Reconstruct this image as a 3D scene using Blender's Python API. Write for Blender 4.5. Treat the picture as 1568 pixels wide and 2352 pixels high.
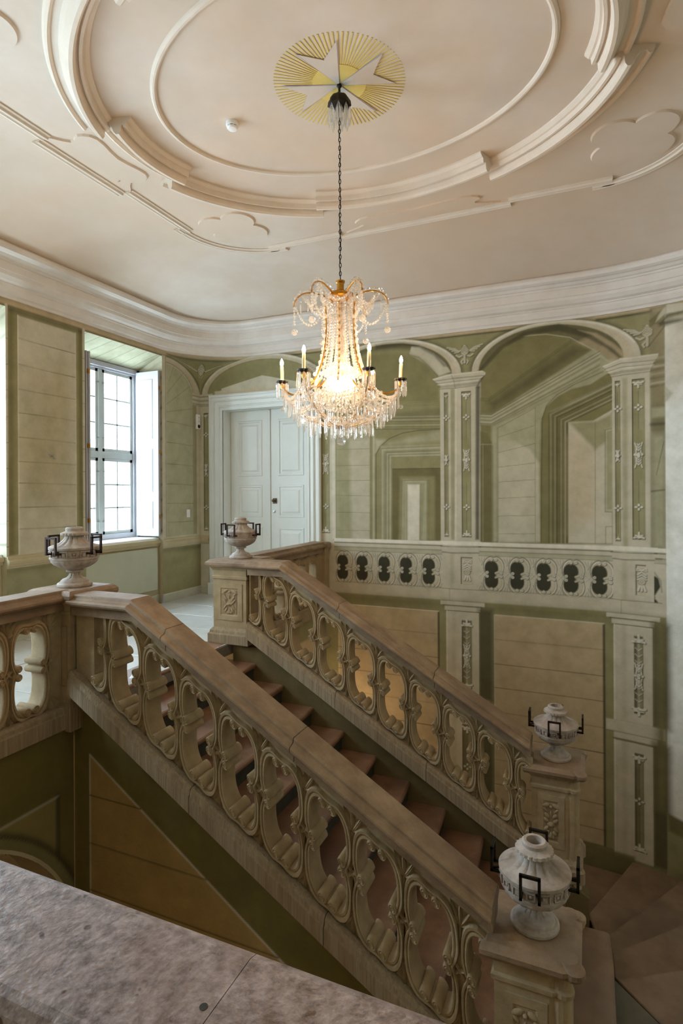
import bpy, math, random
import numpy as np
from mathutils import Vector, Matrix
for o in list(bpy.data.objects): bpy.data.objects.remove(o)
random.seed(7); rng = np.random.default_rng(7)
SC = bpy.context.scene; COL = SC.collection; PI = math.pi
# ------------------------------------------------------------ camera, world, daylight, exposure
EYE = Vector((0, 0, 1.7))
cam = bpy.data.objects.new('camera', bpy.data.cameras.new('camera')); COL.objects.link(cam)
_f = Vector((-.39715, .91775, 0)); _r = Vector((.91774, .39714, -.0054)); _u = Vector((.00496, .00214, .99999))
cam.matrix_world = Matrix(((_r.x, _u.x, -_f.x, EYE.x), (_r.y, _u.y, -_f.y, EYE.y), (_r.z, _u.z, -_f.z, EYE.z), (0, 0, 0, 1)))
cam.data.sensor_fit = 'VERTICAL'; cam.data.sensor_height = 36; cam.data.lens = 36 * 1315.5 / 2352
cam.data.shift_y = -43.6 / 2352; cam.data.clip_start = .05
SC.camera = cam
SC.view_settings.view_transform = 'Standard'; SC.view_settings.look = 'None'
SC.view_settings.exposure = -0.12; SC.view_settings.gamma = 1.0; SC.view_settings.use_curve_mapping = False
wd = bpy.data.worlds.new('sky'); SC.world = wd; wd.use_nodes = True
wd.node_tree.nodes['Background'].inputs[0].default_value = (.78, .89, 1.0, 1)
wd.node_tree.nodes['Background'].inputs[1].default_value = 5.5
WIN = [(5.62, 7.12), (3.0, 4.5), (.38, 1.88)]          # the three window recesses of the left wall (y0, y1)
DAY = 270
def area(name, loc, rot, sx, sy, power, col, spread=PI):
    l = bpy.data.lights.new(name, 'AREA'); l.shape = 'RECTANGLE'; l.size = sx; l.size_y = sy; l.energy = power; l.color = col; l.spread = spread
    o = bpy.data.objects.new(name, l); COL.objects.link(o); o.location = loc; o.rotation_euler = rot; return o
for i, (a, b) in enumerate(WIN):                         # daylight falling through each window
    area('window_daylight', (-6.95, (a + b) / 2, 2.4), (0, -PI / 2 + .12, 0), 2.5, 1.3, DAY * (1, 1, 2.4)[i], (.64, .82, 1.0))
area('lower_stair_fill', (2.6, 3.2, -.7), (0, PI / 2, 0), 2.0, 3.0, 5, (.85, .92, 1.0))  # added fill light at the windowless right wall, brightening the lower landing
# ------------------------------------------------------------ helpers
def srgb(c):
    c = np.asarray(c, float) / 255.0
    return np.where(c <= .04045, c / 12.92, ((c + .055) / 1.055) ** 2.4)
WL = {}
def link(o, parent=None):
    COL.objects.link(o)
    if parent: o.parent = parent
    return o
def tag(o, label=None, cat=None, group=None, kind=None):
    for k, v in (('label', label), ('category', cat), ('group', group), ('kind', kind)):
        if v: o[k] = v
    return o
def thing(name, label, cat, loc=(0, 0, 0), rz=0, group=None, kind=None):
    o = bpy.data.objects.new(name, None); o.empty_display_size = .1; link(o); o.location = loc; o.rotation_euler = (0, 0, rz)
    WL[o] = Vector(loc); return tag(o, label, cat, group, kind)
class MB:
    def __init__(s): s.v = []; s.f = []; s.sm = []
    def add(s, V, F, smooth=False):
        n = len(s.v); s.v += [tuple(v) for v in V]; s.f += [tuple(i + n for i in f) for f in F]; s.sm += [smooth] * len(F); return s
    def hexa(s, P):  # 8 corners: bottom 4 ccw, top 4 ccw
        return s.add(P, [(3, 2, 1, 0), (4, 5, 6, 7), (0, 1, 5, 4), (1, 2, 6, 5), (2, 3, 7, 6), (3, 0, 4, 7)])
    def box(s, x0, x1, y0, y1, z0, z1):
        return s.hexa([(x0, y0, z0), (x1, y0, z0), (x1, y1, z0), (x0, y1, z0), (x0, y0, z1), (x1, y0, z1), (x1, y1, z1), (x0, y1, z1)])
    def rbox(s, x0, x1, y0, y1, z0, z1, b=.01):  # box with chamfered vertical and top edges
        pts = [(x0 + b, y0), (x1 - b, y0), (x1, y0 + b), (x1, y1 - b), (x1 - b, y1), (x0 + b, y1), (x0, y1 - b), (x0, y0 + b)]
        cx, cy = (x0 + x1) / 2, (y0 + y1) / 2
        ins = [(cx + (x - cx) * (1 - 2 * b / (x1 - x0)), cy + (y - cy) * (1 - 2 * b / (y1 - y0))) for x, y in pts]
        V = [(x, y, z0) for x, y in pts] + [(x, y, z1 - b) for x, y in pts] + [(x, y, z1) for x, y in ins]
        F = [tuple(range(7, -1, -1)), tuple(range(16, 24))]
        for k in (0, 8): F += [(k + i, k + (i + 1) % 8, k + 8 + (i + 1) % 8, k + 8 + i) for i in range(8)]
        return s.add(V, F)
    def prism(s, pts, z0, z1):
        n = len(pts); V = [(x, y, z0) for x, y in pts] + [(x, y, z1) for x, y in pts]
        return s.add(V, [tuple(range(n - 1, -1, -1)), tuple(range(n, 2 * n))] + [(i, (i + 1) % n, n + (i + 1) % n, n + i) for i in range(n)])
    def loft(s, rings, closed=True, caps=True, smooth=False, flip=False):
        n = len(rings[0]); V = [p for r in rings for p in r]; F = []
        for k in range(len(rings) - 1):
            for i in range(n if closed else n - 1):
                a, b = k * n + i, k * n + (i + 1) % n; F.append((a, b, b + n, a + n))
        if caps and closed: F.append(tuple(range(n - 1, -1, -1))); F.append(tuple(range((len(rings) - 1) * n, len(rings) * n)))
        if flip: F = [f[::-1] for f in F]
        return s.add(V, F, smooth)
    def lathe(s, prof, n=24, c=(0, 0, 0), mod=None, smooth=True):
        R = []
        for k, (r, z) in enumerate(prof):
            R.append([(c[0] + r * (mod(k, a) if mod else 1) * math.cos(a), c[1] + r * (mod(k, a) if mod else 1) * math.sin(a), c[2] + z) for a in (2 * PI * i / n for i in range(n))])
        return s.loft(R, True, True, smooth)
    def tube(s, pts, r, n=8, caps=True, smooth=True):
        P = [Vector(p) for p in pts]; R = []; up = Vector((.13, .21, 1)).normalized()
        for i, p in enumerate(P):
            t = (P[min(i + 1, len(P) - 1)] - P[max(i - 1, 0)]).normalized()
            if abs(t.dot(up)) > .98: up = Vector((1, .1, 0)).normalized()
            a = t.cross(up).normalized(); b = a.cross(t).normalized(); rr = r[i] if isinstance(r, (list, tuple)) else r
            R.append([tuple(p + a * rr * math.cos(2 * PI * k / n) + b * rr * math.sin(2 * PI * k / n)) for k in range(n)])
        return s.loft(R, True, caps, smooth)
    def ball(s, c, r, n=8, m=6, sc=(1, 1, 1), rot=None):
        prof = [(math.sin(PI * k / m), -math.cos(PI * k / m)) for k in range(m + 1)]; prof[0] = (.02, -1); prof[-1] = (.02, 1); V = []
        for a, z in prof:
            for i in range(n):
                v = Vector((a * math.cos(2 * PI * i / n) * sc[0] * r, a * math.sin(2 * PI * i / n) * sc[1] * r, z * sc[2] * r))
                if rot: v = rot @ v
                V.append(tuple(Vector(c) + v))
        return s.loft([V[k * n:(k + 1) * n] for k in range(m + 1)], True, True, True)
    def xf(s, M):
        s.v = [tuple(M @ Vector(v)) for v in s.v]; return s
    def mesh(s, name, mat, off=None):
        me = bpy.data.meshes.new(name); V = s.v if off is None else [(v[0] - off[0], v[1] - off[1], v[2] - off[2]) for v in s.v]
        me.from_pydata(V, [], s.f); me.polygons.foreach_set('use_smooth', s.sm); me.materials.append(mat); me.update()
        bm_fix(me)
        if any(s.sm): me.set_sharp_from_angle(angle=math.radians(34))
        return me
    def build(s, name, mat, parent=None, local=False):
        off = None if (parent is None or local) else WL.get(parent)
        o = bpy.data.objects.new(name, s.mesh(name, mat, off)); link(o, parent)
        if parent is not None and not local: WL[o] = WL.get(parent, Vector())
        return o
def bm_fix(me):
    import bmesh
    b = bmesh.new(); b.from_mesh(me); bmesh.ops.recalc_face_normals(b, faces=b.faces[:]); b.to_mesh(me); b.free()
def sweep_v(m, path, N, prof):  # sweep a closed profile (o,h) along a path lying in a vertical plane; N = horizontal side direction
    return m.loft([[(p[0] + N[0] * o, p[1] + N[1] * o, p[2] + h) for o, h in prof] for p in path], True, True)
def plan_normals(P, closed):
    P = np.array(P, float); n = len(P); N = np.zeros_like(P)
    for i in range(n):
        a = P[i] - P[i - 1] if (closed or i) else P[1] - P[0]; b = P[(i + 1) % n] - P[i] if (closed or i < n - 1) else P[-1] - P[-2]
        a = a / (np.hypot(*a) + 1e-9); b = b / (np.hypot(*b) + 1e-9); na = np.array([a[1], -a[0]]); nb = np.array([b[1], -b[0]])
        m = na + nb; m /= np.hypot(*m) + 1e-9; N[i] = m / max(.35, m @ na)
    return P, N
def sweep_p(m, path, prof, closed=False, ring=False, smooth=False):  # profile (offset to the right of travel, z)
    P, N = plan_normals(path, closed); R = [[(p[0] + n[0] * o, p[1] + n[1] * o, z) for o, z in prof] for p, n in zip(P, N)]
    if closed: R.append(R[0])
    return m.loft(R, ring, ring and not closed, smooth)
def catmull(pts, k=4):
    P = [np.array(p, float) for p in pts]; out = []; n = len(P)
    for i in range(n):
        a, b, c, d = P[i - 1], P[i], P[(i + 1) % n], P[(i + 2) % n]
        for j in range(k):
            t = j / k; out.append(.5 * ((2 * b) + (c - a) * t + (2 * a - 5 * b + 4 * c - d) * t * t + (3 * b - a - 3 * c + d) * t ** 3))
    return out
# ------------------------------------------------------------ procedural materials
def mat(name, c1, c2=None, rough=.8, scale=6, bump=.0, bscale=60, metal=0, detail=6, attr=False, spots=None, c3=None, mix3=.0, stretch=None, spec=.5):
    m = bpy.data.materials.new(name); m.use_nodes = True; nt = m.node_tree; N = nt.nodes; L = nt.links; b = N['Principled BSDF']
    b.inputs['Roughness'].default_value = rough; b.inputs['Metallic'].default_value = metal; b.inputs['Specular IOR Level'].default_value = spec
    tc = N.new('ShaderNodeTexCoord'); mp = N.new('ShaderNodeMapping'); geo = N.new('ShaderNodeNewGeometry')
    L.new(geo.outputs['Position'], mp.inputs[0])
    if stretch: mp.inputs['Scale'].default_value = stretch
    n1 = N.new('ShaderNodeTexNoise'); n1.inputs['Scale'].default_value = scale; n1.inputs['Detail'].default_value = detail; n1.inputs['Roughness'].default_value = .65; L.new(mp.outputs[0], n1.inputs[0])
    rp = N.new('ShaderNodeValToRGB'); rp.color_ramp.elements[0].position = .32; rp.color_ramp.elements[1].position = .68
    L.new(n1.outputs[0], rp.inputs[0])
    if attr:
        rp.color_ramp.elements[0].color = tuple(c1) + (1,); rp.color_ramp.elements[1].color = tuple(c2) + (1,)
        at = N.new('ShaderNodeAttribute'); at.attribute_name = 'paint'; mx = N.new('ShaderNodeMix'); mx.data_type = 'RGBA'; mx.blend_type = 'MULTIPLY'; mx.inputs[0].default_value = 1
        L.new(at.outputs[0], mx.inputs[6]); L.new(rp.outputs[0], mx.inputs[7]); col = mx.outputs[2]
    else:
        rp.color_ramp.elements[0].color = tuple(srgb(c1)) + (1,); rp.color_ramp.elements[1].color = tuple(srgb(c2 or c1)) + (1,); col = rp.outputs[0]
    if c3:
        n3 = N.new('ShaderNodeTexNoise'); n3.inputs['Scale'].default_value = scale * .22; n3.inputs['Detail'].default_value = 3; L.new(mp.outputs[0], n3.inputs[0])
        r3 = N.new('ShaderNodeValToRGB'); r3.color_ramp.elements[0].position = .45; r3.color_ramp.elements[1].position = .7; r3.color_ramp.elements[1].color = (mix3,) * 3 + (1,); L.new(n3.outputs[0], r3.inputs[0])
        m3 = N.new('ShaderNodeMix'); m3.data_type = 'RGBA'; L.new(r3.outputs[0], m3.inputs[0]); L.new(col, m3.inputs[6]); m3.inputs[7].default_value = tuple(srgb(c3)) + (1,); col = m3.outputs[2]
    if spots:
        vo = N.new('ShaderNodeTexNoise'); vo.inputs['Scale'].default_value = spots[0]; vo.inputs['Detail'].default_value = 2; L.new(mp.outputs[0], vo.inputs[0])
        r4 = N.new('ShaderNodeValToRGB'); r4.color_ramp.elements[0].position = spots[1]; r4.color_ramp.elements[1].position = spots[1] + .04; L.new(vo.outputs[0], r4.inputs[0])
        m4 = N.new('ShaderNodeMix'); m4.data_type = 'RGBA'; L.new(r4.outputs[0], m4.inputs[0]); L.new(col, m4.inputs[6]); m4.inputs[7].default_value = tuple(srgb(spots[2])) + (1,); col = m4.outputs[2]
    L.new(col, b.inputs['Base Color'])
    if bump:
        n2 = N.new('ShaderNodeTexNoise'); n2.inputs['Scale'].default_value = bscale; n2.inputs['Detail'].default_value = 5; L.new(mp.outputs[0], n2.inputs[0])
        bp = N.new('ShaderNodeBump'); bp.inputs['Strength'].default_value = bump; bp.inputs['Distance'].default_value = .01; L.new(n2.outputs[0], bp.inputs['Height']); L.new(bp.outputs[0], b.inputs['Normal'])
    return m
def emis(name, col, st):
    m = bpy.data.materials.new(name); m.use_nodes = True; b = m.node_tree.nodes['Principled BSDF']; b.inputs['Base Color'].default_value = (1, .9, .7, 1)
    b.inputs['Emission Color'].default_value = tuple(col) + (1,); b.inputs['Emission Strength'].default_value = st; return m
def clear(name, tint, ft, rough=.02, ior=1.5, milk=0):  # clear glass : part straight through, part refraction
    m = bpy.data.materials.new(name); m.use_nodes = True; nt = m.node_tree; N = nt.nodes; N.remove(N['Principled BSDF'])
    g = N.new('ShaderNodeBsdfGlass'); g.inputs['Color'].default_value = tint; g.inputs['Roughness'].default_value = rough; g.inputs['IOR'].default_value = ior
    t = N.new('ShaderNodeBsdfTransparent'); t.inputs[0].default_value = tint; mx = N.new('ShaderNodeMixShader'); mx.inputs[0].default_value = ft
    nt.links.new(t.outputs[0], mx.inputs[1]); nt.links.new(g.outputs[0], mx.inputs[2]); out = mx.outputs[0]
    if milk:  # light scattered by the many small facets
        d = N.new('ShaderNodeBsdfDiffuse'); d.inputs[0].default_value = (.95, .93, .9, 1); tr = N.new('ShaderNodeBsdfTranslucent'); tr.inputs[0].default_value = (.95, .93, .9, 1); ad = N.new('ShaderNodeMixShader'); nt.links.new(d.outputs[0], ad.inputs[1]); nt.links.new(tr.outputs[0], ad.inputs[2])
        m2 = N.new('ShaderNodeMixShader'); m2.inputs[0].default_value = milk; nt.links.new(mx.outputs[0], m2.inputs[1]); nt.links.new(ad.outputs[0], m2.inputs[2]); out = m2.outputs[0]
    nt.links.new(out, N['Material Output'].inputs[0]); return m
M = dict(
    mural=mat('mural_plaster', (.84, .84, .80), (1.08, 1.07, 1.06), .9, 5.5, .25, 45, attr=True, detail=8),
    ceil=mat('ceiling_plaster', (200, 182, 162), (212, 198, 184), .9, 1.2, .08, 30, detail=4, c3=(212, 184, 156), mix3=.8),
    relief=mat('ceiling_relief_plaster', (210, 194, 176), (220, 206, 190), .85, 3, .05, 40),
    cove=mat('cove_plaster', (192, 172, 152), (204, 188, 172), .9, 1.1, .08, 30, detail=4),
    stucco=mat('white_stucco', (214, 204, 194), (226, 218, 210), .8, 3, .05, 40),
    rail=mat('handrail_sandstone', (124, 100, 74), (162, 138, 110), .62, 7, .35, 70, c3=(112, 88, 68), mix3=.8, detail=9),
    stone=mat('carved_sandstone', (150, 130, 98), (178, 158, 124), .85, 8, .3, 80, c3=(150, 122, 84), mix3=.55, detail=8),
    base=mat('base_sandstone', (140, 120, 94), (168, 150, 122), .9, 1.2, .9, 2.4, c3=(134, 108, 76), mix3=.5, stretch=(42, 42, 2)),
    urn=mat('urn_limestone', (140, 126, 114), (190, 180, 170), .75, 9, .3, 90, c3=(150, 126, 108), mix3=.6),
    tread=mat('red_sandstone_tread', (108, 76, 54), (142, 106, 80), .38, 5, .2, 50, c3=(90, 64, 50), mix3=.9, detail=8),
    riser=mat('dark_green_riser', (44, 44, 36), (62, 58, 44), .9, 8, .1),
    flag=mat('brown_flagstone', (112, 88, 66), (136, 112, 88), .6, 4, .3, 90, c3=(90, 76, 62), mix3=.8, detail=9),
    flag2=mat('grey_flagstone', (84, 80, 64), (104, 98, 80), .6, 4, .3, 90, detail=9),
    parapet=mat('pitted_travertine', (84, 65, 58), (166, 148, 144), .4, 38, .2, 90, c3=(124, 98, 86), mix3=.55, detail=15, spots=(30, .685, (74, 48, 28))),
    tile=mat('pale_floor_slab', (186, 184, 178), (206, 204, 198), .3, 3, .1, 40, c3=(172, 166, 154), mix3=.6),
    grout=mat('floor_grout', (104, 98, 88), (120, 112, 100), .9, 20),
    door=mat('door_paint', (216, 219, 214), (222, 225, 220), .4, 3), white=mat('white_paint', (228, 228, 228), (238, 238, 238), .4, 3),
    frame=mat('window_paint', (168, 172, 164), (178, 182, 174), .5, 3), shut=mat('shutter_paint', (170, 170, 174), (178, 178, 182), .5, 3), dado=mat('radiator_paint', (176, 178, 156), (184, 186, 164), .5, 3),
    skirt=mat('baseboard_paint', (176, 176, 156), (190, 188, 168), .6, 5), iron=mat('dark_iron', (38, 22, 18), (58, 34, 26), .5, 30, .2, 90, metal=.6),
    black=mat('black_metal', (26, 22, 18), (44, 38, 30), .5, 20, metal=.7), brass=mat('gilt_brass', (176, 122, 40), (206, 152, 66), .28, 20, metal=1),
    steel=mat('steel', (150, 150, 150), (170, 170, 170), .3, 20, metal=1), candle=mat('ivory_candle', (222, 206, 160), (232, 218, 176), .5, 10),
    plastic=mat('white_plastic', (226, 226, 224), (232, 232, 230), .4, 5), dark=mat('dark_lens', (24, 28, 36), (30, 34, 44), .3, 5),
    yellow=mat('yellow_paint', (206, 180, 96), (214, 190, 110), .9, 8), lilac=mat('pale_star_paint', (200, 184, 168), (206, 192, 178), .9, 5), lilac2=mat('star_edge_paint', (172, 160, 160), (180, 168, 166), .9, 5),
    bulb=emis('warm_bulb', (1.0, .64, .36), 1500), globe=emis('glowing_bowl_bulb', (1.0, .66, .38), 180), plain=mat('plain_wall_plaster', (178, 166, 132), (190, 178, 146), .9, 4, .2, 45),
    dim=mat('lower_hall_plaster', (170, 160, 126), (186, 172, 136), .9, 4), crystal=clear('cut_crystal', (1, .99, .97, 1), .6, .01, 1.52, .12), bead=clear('crystal_beads', (1, .98, .94, 1), .68, .02, 1.5, .19), glass=clear('window_glass', (.98, 1, 1, 1), .03, .0, 1.02))
# ------------------------------------------------------------ painted (fresco) surfaces : colours drawn per vertex of a fine grid
PAL = {k: srgb(v) for k, v in dict(S=(196, 189, 168), H=(224, 219, 204), T=(186, 167, 134), G=(145, 139, 100), G2=(126, 119, 78), G3=(114, 106, 68), L=(172, 169, 140), D=(106, 100, 68), K=(60, 55, 34), B=(60, 58, 40), W=(228, 230, 224), O=(164, 136, 84), O2=(110, 98, 48), O3=(136, 124, 76)).items()}
class Canvas:
    def __init__(s, us, vs, base):
        s.u = np.asarray(us, float); s.v = np.asarray(vs, float); s.c = np.empty((len(s.v), len(s.u), 3)); s.c[:] = PAL[base]
    def _sub(s, pts, m):
        P = np.array(pts, float); lo = P.min(0) - m; hi = P.max(0) + m
        i0, i1 = np.searchsorted(s.u, [lo[0], hi[0]]); j0, j1 = np.searchsorted(s.v, [lo[1], hi[1]])
        if i1 <= i0 or j1 <= j0: return None
        U, V = np.meshgrid(s.u[i0:i1], s.v[j0:j1]); return P, slice(j0, j1), slice(i0, i1), U, V
    def _mix(s, J, I, w, col): s.c[J, I] = s.c[J, I] * (1 - w[..., None]) + PAL[col] * w[..., None]
    def _dist(s, P, U, V, closed):
        d = np.full(U.shape, 1e9); ins = np.zeros(U.shape, bool); n = len(P)
        for i in range(n if closed else n - 1):
            a, b = P[i], P[(i + 1) % n]; e = b - a; L = e @ e + 1e-12
            t = np.clip(((U - a[0]) * e[0] + (V - a[1]) * e[1]) / L, 0, 1); d = np.minimum(d, (U - a[0] - t * e[0]) ** 2 + (V - a[1] - t * e[1]) ** 2)
            if closed and abs(e[1]) > 1e-12: ins ^= ((a[1] > V) != (b[1] > V)) & (U < a[0] + e[0] * (V - a[1]) / e[1])
        return np.sqrt(d), ins
    def p(s, c, pts, a=1, soft=.006):
        r = s._sub(pts, soft * 2)
        if r is None: return
        P, J, I, U, V = r; d, ins = s._dist(P, U, V, True); sd = np.where(ins, -d, d); s._mix(J, I, a * np.clip(.5 - sd / (2 * soft), 0, 1), c)
    def l(s, c, w, pts, a=1, soft=.005):
        r = s._sub(pts, w + soft * 2)
        if r is None: return
        P, J, I, U, V = r; d, _ = s._dist(P, U, V, False); s._mix(J, I, a * np.clip(.5 - (d - w / 2) / (2 * soft), 0, 1), c)
    def mesh(s, name, pos, material, keep=None):
        nu, nv = len(s.u), len(s.v); U, V = np.meshgrid(s.u, s.v); X, Y, Z = pos(U, V)
        co = np.stack([X, Y, Z], -1).reshape(-1, 3).astype(np.float32)
        q = np.arange(nu * nv).reshape(nv, nu); F = np.stack([q[:-1, :-1], q[:-1, 1:], q[1:, 1:], q[1:, :-1]], -1).reshape(-1, 4)
        if keep is not None:
            uc = (s.u[1:] + s.u[:-1]) / 2; vc = (s.v[1:] + s.v[:-1]) / 2; A, B = np.meshgrid(uc, vc); F = F[keep(A, B).reshape(-1)]
        me = bpy.data.meshes.new(name); me.vertices.add(len(co)); me.vertices.foreach_set('co', co.ravel())
        me.loops.add(F.size); me.loops.foreach_set('vertex_index', F.ravel().astype(np.int32)); me.polygons.add(len(F))
        me.polygons.foreach_set('loop_start', np.arange(0, F.size, 4, dtype=np.int32)); me.polygons.foreach_set('loop_total', np.full(len(F), 4, np.int32))
        me.update(calc_edges=True); at = me.color_attributes.new('paint', 'FLOAT_COLOR', 'POINT')
        at.data.foreach_set('color', np.concatenate([s.c.reshape(-1, 3), np.ones((nu * nv, 1))], 1).astype(np.float32).ravel())
        me.materials.append(material); o = bpy.data.objects.new(name, me); link(o); return o
def steps(*segs):  # (start, end, step) ...
    out = []
    for a, b, h in segs: out += list(np.arange(a, b - h * .3, h))
    return np.array(out + [segs[-1][1]])
# ------------------------------------------------------------ painted far wall
def yfar(x): return np.where(x < -.2, 8.07, 5.57 + 2.5 * np.sqrt(np.clip(1 - ((x + .2) / 2.96) ** 2, 0, 1)))
FW = Canvas(steps((-6.13, -3.9, .016), (-3.9, .9, .0085), (.9, 1.6, .02), (1.6, 2.6, .05), (2.6, 2.76, .01)), steps((-4.62, -3.0, .1), (-3.0, .12, .0125), (.12, 3.99, .0088)), 'S')
p = lambda c, pts, a=1, s=.006: FW.p(c, pts, a, s)
l = lambda c, w, pts, a=1, s=.005: FW.l(c, w, pts, a, s)
def rect(x0, z0, x1, z1): return [(x0, z0), (x1, z0), (x1, z1), (x0, z1)]
ZR = .99
def earch(xc, a, b, zs=3.38, n=30):
    t = np.linspace(0, PI, n); return [(xc + a * math.cos(k), zs + b * math.sin(k)) for k in t]
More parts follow.
